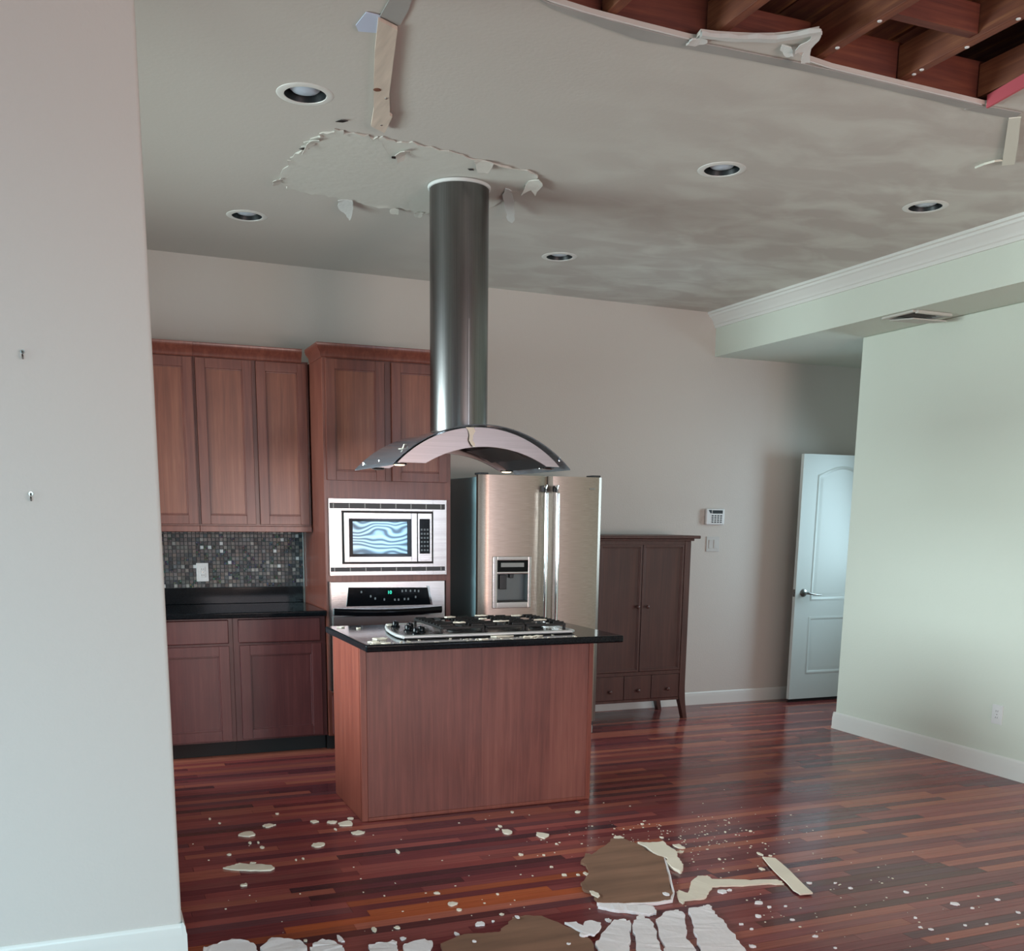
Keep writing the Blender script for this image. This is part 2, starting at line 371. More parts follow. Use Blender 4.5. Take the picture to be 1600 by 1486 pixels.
# ================================================================= SETTING
HX = 6.6
HOLE = [(1.20,3.12),(1.33,3.205),(1.466,3.263),(1.62,3.283),(1.8,3.293),(2.0,3.300),(2.021,3.296),(2.013,3.256),(2.07,3.246),(2.132,3.226),(2.19,3.205),(2.25,3.176),(2.31,3.13),(2.355,3.078),(2.372,3.12),(2.362,3.17),(2.40,3.185),(2.385,3.23),(2.44,3.262),(2.52,3.272),(2.574,3.28),(2.95,3.288),(3.317,3.294),(3.30,3.19),(3.28,3.086),(3.27,2.6),(3.27,1.9),(2.4,1.88),(1.2,1.9)]
LIGHTS = [(0.908,4.321),(0.945,6.093),(2.834,4.351),(2.839,6.115),(4.067,4.373)]
def ceiling():
    bm = bmesh.new(); es = []; loops = []
    def loop(pts):
        vs = [bm.verts.new((x, y, 0)) for x, y in pts]
        for i in range(len(vs)): es.append(bm.edges.new((vs[i], vs[(i+1) % len(vs)])))
        loops.append(vs)
    loop([(-2.5,-3.0),(XS+0.02,-3.0),(XS+0.02,D),(-2.5,D)])
    loop(HOLE)
    for x, y in LIGHTS: loop([(x+0.088*math.cos(2*pi*k/28), y+0.088*math.sin(2*pi*k/28)) for k in range(28)])
    r = bmesh.ops.triangle_fill(bm, use_beauty=True, use_dissolve=False, edges=es, normal=(0, 0, -1))
    top = {v: bm.verts.new((v.co.x, v.co.y, 0.014)) for l in loops for v in l}
    fs = [g for g in r['geom'] if isinstance(g, bmesh.types.BMFace)]
    for f in fs: bm.faces.new([top[v] for v in reversed(f.verts)])
    for l in loops:
        for i in range(len(l)):
            a, b = l[i], l[(i+1) % len(l)]; bm.faces.new((a, b, top[b], top[a]))
    for v in bm.verts: v.co.z += cz(v.co.x)
    bmesh.ops.recalc_face_normals(bm, faces=bm.faces[:])
    m = MB(); m.bm.free(); m.bm = bm
    return struct('ceiling', m, CEIL)
CEILO = ceiling()
struct('wall_back', MB().box(-2.6, HX+0.1, D, D+0.12, 0, 3.3), WALL)
struct('wall_side', MB().box(-2.62, -2.5, -3.12, -0.75, 0, 3.3).box(-2.62, -2.5, 1.95, 3.95, 0, 3.3).box(-2.62, -2.5, 6.05, D, 0, 3.3).box(-2.62, -2.5, 3.95, 6.05, 0, 1.05).box(-2.62, -2.5, 3.95, 6.05, 2.3, 3.3).box(-2.62, -2.5, -0.75, 1.95, 0, .4).box(-2.62, -2.5, -0.75, 1.95, 2.4, 3.3), WALL)
wl = struct('wall_left', MB().box(-2.5, 0.238, 3.47, 3.60, 0, cz(0)-0.0005, bev=0.014, seg=4), WALLL, smooth=40)
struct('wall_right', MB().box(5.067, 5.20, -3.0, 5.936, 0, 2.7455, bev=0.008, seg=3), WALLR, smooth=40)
struct('wall_shade_added', MB().box(-0.45, -0.33, 3.60, 5.90, 0, 0.85, bev=.01), WALL)  # added unseen half-wall, shades the island's left side and the floor
struct('wall_hall', MB().box(HX, HX+0.1, 5.0, D, 0, 2.746), WALL)
struct('wall_hall_front', MB().box(5.20, HX+0.1, 5.0, 5.1, 0, 2.746), WALL)
def rear():
    m = MB(); y0, y1 = -3.14, -3.02; xs = [(-1.75, -0.05, 0.35, 2.05), (1.75, 3.75, 0.5, 2.4), (4.075, 4.825, 0.5, 2.4)]
    x = -2.5
    for a, b, z0, z1 in xs:
        m.box(x, a, y0, y1, 0, 3.3); m.box(a, b, y0, y1, 0, z0); m.box(a, b, y0, y1, z1, 3.3); x = b
    m.box(x, 5.2, y0, y1, 0, 3.3)
    struct('wall_rear', m, WALL)
    for i, (a, b, z0, z1) in enumerate(xs):
        f = MB()
        for q in ((a, a+.05, z0, z1), (b-.05, b, z0, z1), (a, b, z0, z0+.05), (a, b, z1-.05, z1)): f.box(q[0], q[1], -3.0, -2.96, q[2], q[3], bev=.004)
        f.box((a+b)/2-.02, (a+b)/2+.02, -3.0, -2.97, z0+.05, z1-.05)
        struct('window_%d' % (i+1), f, WHITE)
rear()
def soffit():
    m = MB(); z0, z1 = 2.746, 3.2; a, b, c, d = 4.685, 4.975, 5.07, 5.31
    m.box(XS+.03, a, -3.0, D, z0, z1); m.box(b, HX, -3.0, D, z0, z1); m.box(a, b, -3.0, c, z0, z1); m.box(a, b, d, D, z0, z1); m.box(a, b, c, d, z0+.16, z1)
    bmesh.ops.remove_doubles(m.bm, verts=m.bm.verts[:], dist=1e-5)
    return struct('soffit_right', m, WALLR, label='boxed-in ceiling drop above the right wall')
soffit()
def profile_run(name, prof, p0, p1, outward, mat, smooth=35):
    """moulding: prof = (out, up) pairs swept from p0 to p1"""
    m = MB(); g = [[Vector(p0)+Vector(outward)*o+Vector((0, 0, u)) for o, u in prof], [Vector(p1)+Vector(outward)*o+Vector((0, 0, u)) for o, u in prof]]
    A = [[m.bm.verts.new(p) for p in r] for r in g]; n = len(prof); fs = []
    for j in range(n): fs.append(m.bm.faces.new((A[0][j], A[0][(j+1) % n], A[1][(j+1) % n], A[1][j])))
    fs += [m.bm.faces.new(A[0][::-1]), m.bm.faces.new(A[1])]
    bmesh.ops.recalc_face_normals(m.bm, faces=fs)
    return struct(name, m, mat, smooth=smooth)
def BBP(h): return [(0,0),(.017,0),(.017,.012),(.014,.018),(.014,h*.68),(.011,h*.74),(.010,h*.88),(.006,h*.95),(.003,h),(0,h)]
profile_run('baseboard_back', BBP(.104), (3.33, D, 0), (HX, D, 0), (0, -1, 0), WHITE)
profile_run('baseboard_right', BBP(.122), (5.067, -3.0, 0), (5.067, 5.952, 0), (-1, 0, 0), WHITE)
profile_run('baseboard_hall', BBP(.122), (5.052, 5.936, 0), (5.2, 5.936, 0), (0, 1, 0), WHITE)
profile_run('baseboard_left', BBP(.133), (-2.5, 3.47, 0), (0.245, 3.47, 0), (0, -1, 0), WHITE)
# corner return of the left baseboard, with its two stepped blocks
profile_run('baseboard_left_return', BBP(.14), (0.238, 3.455, 0), (0.238, 3.61, 0), (1, 0, 0), WHITE)
CR = [(0,0),(.012,0),(.016,.018),(.024,.024),(.030,.045),(.050,.070),(.066,.078),(.070,.092),(.082,.096),(.082,.112),(0,.112)]
m = MB(); zt = cz(XS-.05)-.112
A = [[m.bm.verts.new((XS+.03-o, y, zt+u)) for o, u in CR] for y in (-3.0, D)]
n = len(CR); fs = [m.bm.faces.new((A[0][j], A[0][(j+1) % n], A[1][(j+1) % n], A[1][j])) for j in range(n)]+[m.bm.faces.new(A[0][::-1]), m.bm.faces.new(A[1])]
bmesh.ops.recalc_face_normals(m.bm, faces=fs)
struct('trim_1', m, WHITE, label='white crown moulding along the top of the ceiling drop', smooth=35)
# ---- floor: slab with strip planks as its parts
FLOOR = struct('floor', MB().box(-2.5, HX, -3.0, D, -0.08, -0.012), SUBF)
PALS = [(114,56,54),(130,66,60),(100,46,47),(142,78,64),(86,42,46),(122,58,54),(106,50,50),(92,52,54),(150,84,66),(118,62,58)]
def build_floor():
    W = 0.0572; planks = []; y = D-0.001; row = 0; rr = random.Random(21)
    while y > -3.0:
        x = -2.5+rr.uniform(-0.7, 0); prev = rr.choice(PALS)
        while x < HX:
            L = rr.uniform(0.35, 1.5); a, b = max(x, -2.5), min(x+L, HX)
            c = rr.choice(PALS); k = rr.uniform(0.88, 1.1)
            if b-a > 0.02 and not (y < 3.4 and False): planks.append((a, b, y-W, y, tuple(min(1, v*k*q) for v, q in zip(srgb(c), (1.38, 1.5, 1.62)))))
            x += L
        y -= W; row += 1
    # the two bright orange boards in front of the island, the near-black ones beside them
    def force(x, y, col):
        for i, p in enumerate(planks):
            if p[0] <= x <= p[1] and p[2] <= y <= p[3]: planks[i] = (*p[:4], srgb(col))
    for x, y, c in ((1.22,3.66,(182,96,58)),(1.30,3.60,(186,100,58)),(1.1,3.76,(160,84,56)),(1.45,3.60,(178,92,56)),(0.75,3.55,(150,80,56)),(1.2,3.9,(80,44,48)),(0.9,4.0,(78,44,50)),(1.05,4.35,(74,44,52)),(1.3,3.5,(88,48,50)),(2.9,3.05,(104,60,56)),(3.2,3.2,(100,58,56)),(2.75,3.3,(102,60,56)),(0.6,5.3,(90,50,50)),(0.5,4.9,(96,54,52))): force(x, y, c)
    vis = []
    for p in planks:
        best = None
        for t in (0, .25, .5, .75, 1):
            q = project(p[0]+(p[1]-p[0])*t, (p[2]+p[3])/2, 0)
            if q and 285 < q[0] < 1600 and q[1] < 1486: best = True
        if best and p[2] > 2.4:
            qa, qb = project((p[0]+p[1])/2, p[2], 0), project((p[0]+p[1])/2, p[3], 0)
            vis.append((abs(qa[1]-qb[1])*(p[1]-p[0]), p))
    vis.sort(key=lambda t: -t[0]); single = {id(p) for _, p in vis[:292]}
    me = None
    for p in planks:
        if id(p) not in single: continue
        if me is None:
            m = MB().box(-.5, .5, -.5, .5, -.5, .5); me = bpy.data.meshes.new('floor_plank'); m.bm.to_mesh(me); m.bm.free(); me.materials.append(FLOBJ)
        o = bpy.data.objects.new('floor_plank', me); link(o, FLOOR, ((p[0]+p[1])/2, (p[2]+p[3])/2, -.006))
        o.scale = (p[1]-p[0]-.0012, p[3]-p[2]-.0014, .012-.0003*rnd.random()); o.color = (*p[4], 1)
    bm = bmesh.new(); cl = bm.loops.layers.float_color.new('Col')
    for p in planks:
        if id(p) in single: continue
        a, b, c, d = p[0]+.0006, p[1]-.0006, p[2]+.0007, p[3]-.0007
        if b-a < .01: continue
        v = [bm.verts.new(q) for q in ((a,c,0),(b,c,0),(b,d,0),(a,d,0),(a,c,-.012),(b,c,-.012),(b,d,-.012),(a,d,-.012))]
        for q in ((0,1,2,3),(4,5,1,0),(5,6,2,1),(6,7,3,2),(7,4,0,3)):
            f = bm.faces.new([v[i] for i in q])
            for l in f.loops: l[cl] = (*p[4], 1)
    m = MB(); m.bm.free(); m.bm = bm
    obj('floor_planks_rest', m, FLATT, FLOOR, kind='stuff', label='strip planks farther back, under the cabinets and behind')
build_floor()
# ---- attic seen through the torn opening
zt = 3.50
ATT = struct('roof_deck', MB().box(0.7, 4.55, 0.5, 5.3, 3.54, 3.58), SUBF)
for i in range(24):
    a = 0.98+i*0.145
    if a+.14 < 4.5: obj('deck_board', MB().box(a+.002, a+.142, 0.6, 5.2, zt+.006*(i % 2)-.002*(i % 3), zt+.035), DECK, ATT)
for nm, q in (('left', (0.7,0.74,0.5,5.3)), ('right', (4.5,4.54,0.5,5.3)), ('near', (0.74,4.5,0.5,0.54)), ('far', (0.74,4.5,5.26,5.3))):
    struct('wall_attic_'+nm, MB().box(*q, 3.14, 3.54), RIMJ)
z0 = 3.118
obj('rim_joist', MB().box(1.05, 3.40, 3.335, 3.375, z0, z0+.13, bev=.003), RIMJ, ATT, label='dark red rim joist along the far edge of the torn opening')
JOISTS = []
for x in (1.30, 1.70, 2.10, 2.53, 2.93, 3.325):
    JOISTS.append(obj('ceiling_joist', MB().box(x-.019, x+.019, 0.6, 3.33, z0, z0+.115, bev=.003), RAFT, ATT))
for x0, x1, y in ((2.55,2.91,2.95),(2.12,2.51,2.6),(2.95,3.305,2.72)):
    obj('blocking', MB().box(x0+.002, x1-.002, y, y+.038, z0+.01, z0+.10), RIMJ, ATT)
obj('brace', MB().prism([(2.02,3.31),(2.20,3.31),(2.02,3.49),(1.84,3.49)], 'y', 3.20, 3.235), RAFT, ATT)
obj('brace', MB().prism([(2.62,3.305),(2.70,3.305),(3.12,3.49),(3.02,3.49)], 'y', 2.91, 2.948), RAFT, ATT)
# pink painted edge on the right side of the opening

# ================================================================= CEILING DAMAGE AND FITTINGS
def cpt(x, y, dz=0.0): return (x, y, cz(x)-dz)
def flat_poly(pts, z0, th, jit=0.0, seed=1, sub=2, zj=0.0):
    """irregular flat piece: outline subdivided with a torn edge, slightly domed, with thickness"""
    rr = random.Random(seed); P = []
    n = len(pts)
    for i in range(n):
        a, b = Vector(pts[i]), Vector(pts[(i+1) % n])
        for k in range(sub):
            q = a.lerp(b, k/sub); nr = Vector((-(b-a).y, (b-a).x)); 
            if nr.length > 1e-6: nr.normalize()
            P.append(q+nr*rr.uniform(-jit, jit)*(1 if k else .4))
    m = MB()
    bot = [m.bm.verts.new((p.x, p.y, z0)) for p in P]
    top = [m.bm.verts.new((p.x, p.y, z0+th+rr.uniform(0, zj))) for p in P]
    k = len(P); fs = [m.bm.faces.new((bot[i], bot[(i+1) % k], top[(i+1) % k], top[i])) for i in range(k)]
    es = [m.bm.edges.get((top[i], top[(i+1) % k])) for i in range(k)]
    r = bmesh.ops.triangle_fill(m.bm, use_beauty=True, edges=es, normal=(0, 0, 1))
    es = [m.bm.edges.get((bot[i], bot[(i+1) % k])) for i in range(k)]
    bmesh.ops.triangle_fill(m.bm, use_beauty=True, edges=es, normal=(0, 0, -1))
    bmesh.ops.recalc_face_normals(m.bm, faces=m.bm.faces[:])
    return m
def tilt(mb, pivot, axis, ang):
    R = Matrix.Rotation(ang, 3, Vector(axis)); pv = Vector(pivot)
    for v in mb.bm.verts: v.co = pv+R@(v.co-pv)
    return mb
def hang(poly, th=.003, droop=.04, hinge=None, seed=3, jit=.004):
    """flap of torn paper under the ceiling, drooping with distance from its hinge point"""
    m = flat_poly(poly, 0, th, jit, seed, 3)
    hx, hy = hinge or poly[0]; far = max(math.hypot(p[0]-hx, p[1]-hy) for p in poly)
    for v in m.bm.verts:
        t = math.hypot(v.co.x-hx, v.co.y-hy)/far
        v.co.z += cz(v.co.x)-.006-droop*t**1.5
    return m
# torn lip of joint tape along the far edge of the opening
m = flat_poly([(1.32,3.215),(1.466,3.272),(1.8,3.302),(2.02,3.308),(2.40,3.292),(2.574,3.290),(3.31,3.302),(3.318,3.345),(2.95,3.338),(2.56,3.334),(2.2,3.350),(1.85,3.372),(1.70,3.345),(1.5,3.30)], 0, .004, .002, 5, 4)
for v in m.bm.verts: v.co.z += cz(v.co.x)-.0055
obj('joint_tape', m, TAPE, CEILO, label='grey strip of joint tape along the torn edge')
m = MB(); prev = None
pts = [(1.32,3.208),(1.466,3.266),(1.62,3.286),(1.8,3.296),(2.0,3.303)]
for a, b in zip(pts, pts[1:]): m.tube([cpt(*a, .001), cpt(*b, .001)], .0028, 6)
pts = [(2.44,3.266),(2.574,3.284),(2.95,3.292),(3.3,3.297)]
for a, b in zip(pts, pts[1:]): m.tube([cpt(*a, .001), cpt(*b, .001)], .0028, 6)
obj('torn_edge_core', m, TORN, CEILO, label='white crumbling edge of the torn ceiling board')
obj('pink_edge_strip', MB().prism([(3.268,1.9),(3.268,2.6),(3.278,3.086),(3.312,3.285),(3.322,3.285),(3.290,3.086),(3.280,2.6),(3.280,1.9)], 'z', 3.066, 3.112), PINK, CEILO, label='pink painted strip along the right edge of the hole')
# tongue of board still hanging in the opening, with torn paper
m = flat_poly([(2.014,3.262),(2.012,3.246),(2.132,3.214),(2.25,3.163),(2.348,3.064),(2.366,3.075),(2.262,3.186),(2.14,3.238)], 0, .010, .004, 9, 4, .006)
for v in m.bm.verts: v.co.z += cz(v.co.x)-.011
obj('torn_board_rim', m, TORN, CEILO, label='ragged pinkish-white rim of the hanging board tongue')
m = hang([(2.352,3.07),(2.372,3.09),(2.385,3.15),(2.42,3.20),(2.395,3.215),(2.372,3.175),(2.345,3.19),(2.335,3.15),(2.35,3.12)], .003, .035, (2.352,3.07), 4, .006)
obj('torn_paper_flap', m, TORN, CEILO)
m = hang([(2.30,3.20),(2.33,3.19),(2.36,3.215),(2.345,3.235),(2.31,3.225)], .003, .02, (2.30,3.20), 6, .004)
obj('torn_paper_flap', m, TORN, CEILO)
m = hang([(2.00,3.285),(2.04,3.27),(2.06,3.285),(2.03,3.315),(1.995,3.315)], .006, .012, (2.03,3.27), 8, .004)
obj('torn_paper_flap', m, TORN, CEILO)
# screw heads left in the joists
for i, (x, y) in enumerate(((2.53,2.99),(2.66,3.2),(2.93,3.02),(2.93,3.22),(2.97,3.262),(3.32,3.15),(2.93,2.8),(2.53,2.75))):
    jx = min((2.53, 2.93, 3.325), key=lambda q: abs(q-x))
    obj('screw_head', MB().lathe([(.001,-.004),(.007,-.003),(.008,0),(.003,.002)], (jx+.004*((i % 3)-1), y, z0-.001), n=10), WPLAST, JOISTS[{2.53: 3, 2.93: 4, 3.325: 5}[jx]], smooth=40)
# repaired patch round the duct, peeling at its border
PATCHP = [(1.006,5.411),(0.992,5.262),(0.994,5.14),(0.989,5.09),(1.003,4.995),(1.007,4.895),(1.018,4.796),(1.049,4.724),(1.065,4.661),(1.095,4.625),(1.142,4.635),(1.209,4.626),(1.267,4.643),(1.308,4.623),(1.371,4.65),(1.444,4.627),(1.523,4.648),(1.664,4.677),(1.759,4.707),(1.848,4.715),(1.955,4.742),(2.063,4.744),(2.115,4.801),(2.139,4.875),(2.106,4.905),(2.112,5.006),(2.057,5.078),(2.084,5.143),(2.093,5.334),(2.051,5.458),(1.837,5.581),(1.773,5.595),(1.7,5.579),(1.611,5.572),(1.523,5.598),(1.405,5.573),(1.317,5.551),(1.25,5.536),(1.149,5.523),(1.057,5.506)]
def patch():
    rr = random.Random(31); m = MB(); n = len(PATCHP)*3; out = []
    for i, p in enumerate(PATCHP):
        a, b = Vector(p), Vector(PATCHP[(i+1) % len(PATCHP)])
        for k in range(3): out.append(a.lerp(b, k/3)+Vector((rr.uniform(-.012, .012), rr.uniform(-.012, .012))))
    c = Vector((1.55, 5.12)); n = len(out); rings = []
    for s, dz in ((1.0, 0), (1.0, None), (0.965, 'b'), (0.90, .003), (0.5, .002)):
        ring = []
        for i, p in enumerate(out):
            q = c+(p-c)*s
            if dz is None: z = rr.choice((.003, .004, .004, .006, .011))
            elif dz == 'b': z = rr.uniform(.002, .007)
            else: z = dz+rr.uniform(0, .001)
            ring.append(m.bm.verts.new((q.x, q.y, cz(q.x)-z-.0004)))
        rings.append(ring)
    for a, b in zip(rings, rings[1:]):
        for i in range(n): m.bm.faces.new((a[i], a[(i+1) % n], b[(i+1) % n], b[i]))
    cv = m.bm.verts.new((c.x, c.y, cz(c.x)-.0025))
    for i in range(n): m.bm.faces.new((rings[-1][i], rings[-1][(i+1) % n], cv))
    bmesh.ops.recalc_face_normals(m.bm, faces=m.bm.faces[:])
    if sum(f.normal.z for f in m.bm.faces) > 0: bmesh.ops.reverse_faces(m.bm, faces=m.bm.faces[:])
    t = obj('ceiling_patch', m, PATCH, None, label='rough peeling plaster patch on ceiling around the steel duct', cat='ceiling patch', smooth=35)
    for k, (pl, hg, dr) in enumerate((([(1.394,4.758),(1.421,4.697),(1.446,4.70),(1.45,4.795),(1.424,4.815)], (1.45,4.74), .03),
        ([(1.324,5.564),(1.36,5.55),(1.397,5.544),(1.420,5.62),(1.428,5.68),(1.425,5.73),(1.397,5.69),(1.349,5.65)], (1.37,5.54), .05),
        ([(2.031,5.02),(2.075,5.04),(2.12,5.13),(2.17,5.24),(2.215,5.34),(2.22,5.38),(2.19,5.37),(2.14,5.28),(2.09,5.18),(2.05,5.1)], (2.04,5.01), .05),
        ([(2.101,4.981),(2.09,4.87),(2.12,4.813),(2.16,4.86),(2.165,4.96),(2.13,4.93)], (2.09,4.85), .035),
        ([(1.752,4.71),(1.80,4.700),(1.844,4.704),(1.849,4.79),(1.803,4.80)], (1.80,4.69), .022),
        ([(1.007,4.895),(1.023,4.782),(1.051,4.735),(1.06,4.78),(1.048,4.828)], (1.06,4.80), .03),
        ([(0.96,5.38),(0.975,5.34),(1.01,5.35),(1.0,5.42),(0.975,5.43)], (1.02,5.38), .02),
        ([(1.60,5.575),(1.65,5.57),(1.66,5.61),(1.62,5.62)], (1.62,5.56), .02), ([(1.74,5.585),(1.79,5.58),(1.79,5.62),(1.76,5.63)], (1.77,5.57), .02))):
        obj('torn_flap', hang(pl, .003, dr, hg, 40+k), TORN if k in (1, 2) else PATCH, t, label='long cream strip of torn plaster hanging beside duct' if k == 2 else None)
    for x0, y0, x1, y1 in ((1.0,4.915,1.04,4.895),(1.767,4.835,1.80,4.84),(1.80,4.81,1.84,4.80),(1.40,4.83,1.425,4.85),(1.41,4.80,1.43,4.82),(1.075,4.53,1.12,4.50)):
        a, b = Vector((x0, y0)), Vector((x1, y1)); nn = Vector((-(b-a).y, (b-a).x)).normalized()*.012; mid = (a+b)/2
        g = MB(); vs = [g.bm.verts.new((q.x, q.y, cz(q.x)-.0068)) for q in (a, mid-nn, b, mid+nn)]; vt = [g.bm.verts.new((v.co.x, v.co.y, v.co.z+.002)) for v in vs]
        g.bm.faces.new(vs); g.bm.faces.new(vt[::-1])
        for i in range(4): g.bm.faces.new((vs[i], vt[i], vt[(i+1) % 4], vs[(i+1) % 4]))
        bmesh.ops.recalc_face_normals(g.bm, faces=g.bm.faces[:])
        obj('dark_gap', g, BLACKM, t)
patch()
# recessed lights
NAMES = ('round recessed ceiling light nearest the hanging pale wood strip', 'round recessed ceiling light above the upper cabinets at left', 'round recessed ceiling light in the middle, under the hanging ceiling flap', 'small round recessed ceiling light just right of the duct, near back wall', 'round recessed ceiling light near the crown moulding at right')
for (x, y), lab in zip(LIGHTS, NAMES):
    z = cz(x); t = thing('recessed_light', lab, 'ceiling light', (x, y, z-.004), 'recessed ceiling lights')
    obj('trim_ring', MB().lathe([(.080,0.0),(.082,-.004),(.100,-.0045),(.110,-.0015),(.111,.0),(.080,.0)], (x, y, z), n=40, caps=False), WHITE, t, smooth=35)
    obj('baffle', MB().lathe([(.080,-.002),(.074,.03),(.072,.075),(.0745,.075),(.0765,.03),(.0825,-.001)], (x, y, z), n=36, caps=False), BAFFLE, t, smooth=35)
    obj('lamp_lens', MB().lathe([(.001,.006),(.03,.008),(.050,.012),(.060,.020),(.0655,.034),(.066,.070),(.001,.070)], (x, y, z), n=32, caps=False), LENS, t, smooth=50)
# loose strips on the ceiling
def ceil_strip(pts, dz0, dz1, y0, y1, th=.008):
    m = MB().prism(pts, 'z', 0, th)
    for v in m.bm.verts:
        t = max(0, min(1, (v.co.y-y0)/(y1-y0))); v.co.z += cz(v.co.x)-th-.0008-(dz0+(dz1-dz0)*t)
    return m
t = thing('wood_strip', 'pale nailed wood strip on ceiling, beside the grey tape at top', 'wood strip', (1.14, 4.0, cz(1.14)-.012))
obj('strip_board', ceil_strip([(0.998,3.585),(1.075,3.625),(1.128,3.86),(1.19,4.13),(1.25,4.33),(1.262,4.34),(1.281,4.52),(1.209,4.47),(1.175,4.3),(1.10,4.02),(1.045,3.80)], .002, .010, 3.585, 4.53, .012), LATH, t)
obj('knot_hole', MB().lathe([(.001,-.001),(.010,-.0015),(.015,0),(.013,.002)], (1.137, 4.11, cz(1.137)-.0205), n=14), KNOT, t)
for x, y in ((1.19,4.17),(1.245,4.44)): obj('nail_head', MB().lathe([(.001,-.001),(.005,-.001),(.006,.001)], (x, y, cz(x)-.0215-.0008*(y>4.3)), n=10), SATIN, t)
t = obj('tape_strip', ceil_strip([(1.002,3.575),(1.078,3.612),(1.075,3.50),(1.06,3.40),(1.03,3.30),(0.985,3.31),(1.00,3.44)], .0, .002, 3.3, 3.6, .004), TAPE, None, label='grey strip of joint tape above the pale wood strip', cat='tape strip')
t = obj('metal_plate', ceil_strip([(0.955,3.575),(1.004,3.576),(1.029,3.69),(0.963,3.706),(0.945,3.67)], .001, .004, 3.57, 3.7, .003), pm('pale_blue_plate', (196, 206, 228), 0.4), None, label='small bluish-white plate left of the pale wood strip', cat='plate')
t = thing('hanging_tape', 'white L-shaped loose tape strip on ceiling near right edge', 'tape strip', (3.5, 3.4, cz(3.5)-.01))
obj('tape_cross_piece', ceil_strip([(3.271,3.352),(3.334,3.350),(3.49,3.343),(3.51,3.325),(3.495,3.285),(3.353,3.293),(3.295,3.304)], .0, .002, 3.2, 3.4, .004), TAPE, t)
obj('tape_long_piece', ceil_strip([(3.487,3.338),(3.521,3.310),(3.70,3.48),(3.914,3.69),(3.895,3.708),(3.877,3.725),(3.69,3.54)], .005, .014, 3.3, 3.7, .003), pm('tape_white', (226, 226, 214), 0.6), t)
obj('tape_curl', MB().tube([cpt(3.807,3.805,.012), cpt(3.787,3.733,.02), cpt(3.797,3.690,.02), cpt(3.84,3.68,.012)], .005, 6), pm('tape_white_thin', (226, 226, 214), 0.6), t)
# broken vent in the underside of the ceiling drop
t = thing('ceiling_vent', 'broken air vent hanging from underside of the ceiling drop', 'vent', (4.83, 5.2, 2.74))
z = 2.746
obj('vent_frame', MB().box(4.675,4.70,5.06,5.32,z-.012,z-.001).box(4.96,4.985,5.06,5.32,z-.010,z-.001).box(4.70,4.96,5.04,5.065,z-.018,z-.002).box(4.70,4.96,5.31,5.33,z-.008,z-.001), PATCH, t)
for i in range(6): obj('vent_slat', tilt(MB().box(4.70+.004, 4.956, 5.085+i*.036, 5.103+i*.036, z+.002, z+.004), (4.83, 5.094+i*.036, z+.003), (1, 0, 0), .6), GREYP, t)
obj('hanging_panel', tilt(flat_poly([(4.72,5.10),(4.95,5.07),(4.97,5.20),(4.93,5.29),(4.72,5.30)], z-.022, .006, .006, 3, 3), (4.8, 5.3, z-.02), (1, 0, 0), .10), PATCH, t)
obj('vent_box', MB().box(4.69,4.97,5.075,5.305,z+.10,z+.15), BLACKM, t)

# ================================================================= KITCHEN
def door_panel(name, parent, x0, x1, z0, z1, yf, fr=.055, th=.019, mats=(None, None), label=None, handle=None):
    """recessed-panel door facing -y, front face at yf"""
    a, b = mats; m = MB()
    m.box(x0, x0+fr, yf, yf+th, z0, z1, bev=.003); m.box(x1-fr, x1, yf, yf+th, z0, z1, bev=.003)
    m.box(x0+fr-.001, x1-fr+.001, yf, yf+th, z0, z0+fr, bev=.003); m.box(x0+fr-.001, x1-fr+.001, yf, yf+th, z1-fr, z1, bev=.003)
    for q in ((x0+fr-.001, x0+fr+.008, z0+fr, z1-fr), (x1-fr-.008, x1-fr+.001, z0+fr, z1-fr), (x0+fr, x1-fr, z0+fr-.001, z0+fr+.008), (x0+fr, x1-fr, z1-fr-.008, z1-fr+.001)):
        m.box(q[0], q[1], yf+.005, yf+th, q[2], q[3], bev=.002)
    d = obj(name, m, a, parent, label=label, smooth=40)
    obj('door_inset', MB().box(x0+fr-.004, x1-fr+.004, yf+.010, yf+th-.002, z0+fr-.004, z1-fr+.004), b, d)
    return d
YU, YT, YB = 6.784, 6.434, 6.447
CROWN = [(0,0),(.004,.0),(.010,.010),(.012,.030),(.030,.052),(.036,.070),(.036,.082),(0,.082)]
def crown_piece(parent, x0, x1, yf, yb, z, mat, left=True):
    m = MB(); prof = CROWN
    A = []
    for o, u in prof: A.append([(x0-(o if left else 0), yb, z+u), (x0-(o if left else 0), yf-o, z+u), (x1, yf-o, z+u)])
    V = [[m.bm.verts.new(p) for p in r] for r in A]; n = len(V); fs = []
    for i in range(n):
        for j in range(2): fs.append(m.bm.faces.new((V[i][j], V[i][j+1], V[(i+1) % n][j+1], V[(i+1) % n][j])))
    fs += [m.bm.faces.new([V[i][0] for i in range(n)]), m.bm.faces.new([V[i][2] for i in range(n)][::-1])]
    bmesh.ops.recalc_face_normals(m.bm, faces=fs)
    return obj('crown', m, mat, parent, smooth=35)
# upper cabinets
for lab, x0, x1, doors in (('cherry upper cabinet half hidden by the near white wall', -0.20, 0.6965, [(-.16,.235),(.27,.688)]), ('cherry upper cabinet with two tall doors beside the oven tower', 0.6975, 1.4055, [(.707,1.046),(1.074,1.390)])):
    t = thing('upper_cabinet', lab, 'cabinet', ((x0+x1)/2, YU, 1.405), 'wall cabinets')
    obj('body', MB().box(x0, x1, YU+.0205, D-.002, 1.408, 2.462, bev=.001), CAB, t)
    obj('light_rail', MB().box(x0, x1-.0, YU+.006, YU+.03, 1.395, 1.432, bev=.003), CAB, t)
    for a, b in doors: door_panel('door', t, a, b, 1.442, 2.448, YU, .058, mats=(CAB, CABP))
    crown_piece(t, x0, x1-(.044 if x1 > 1 else .0), YU+.012, D-.002, 2.452, CAB, left=False)
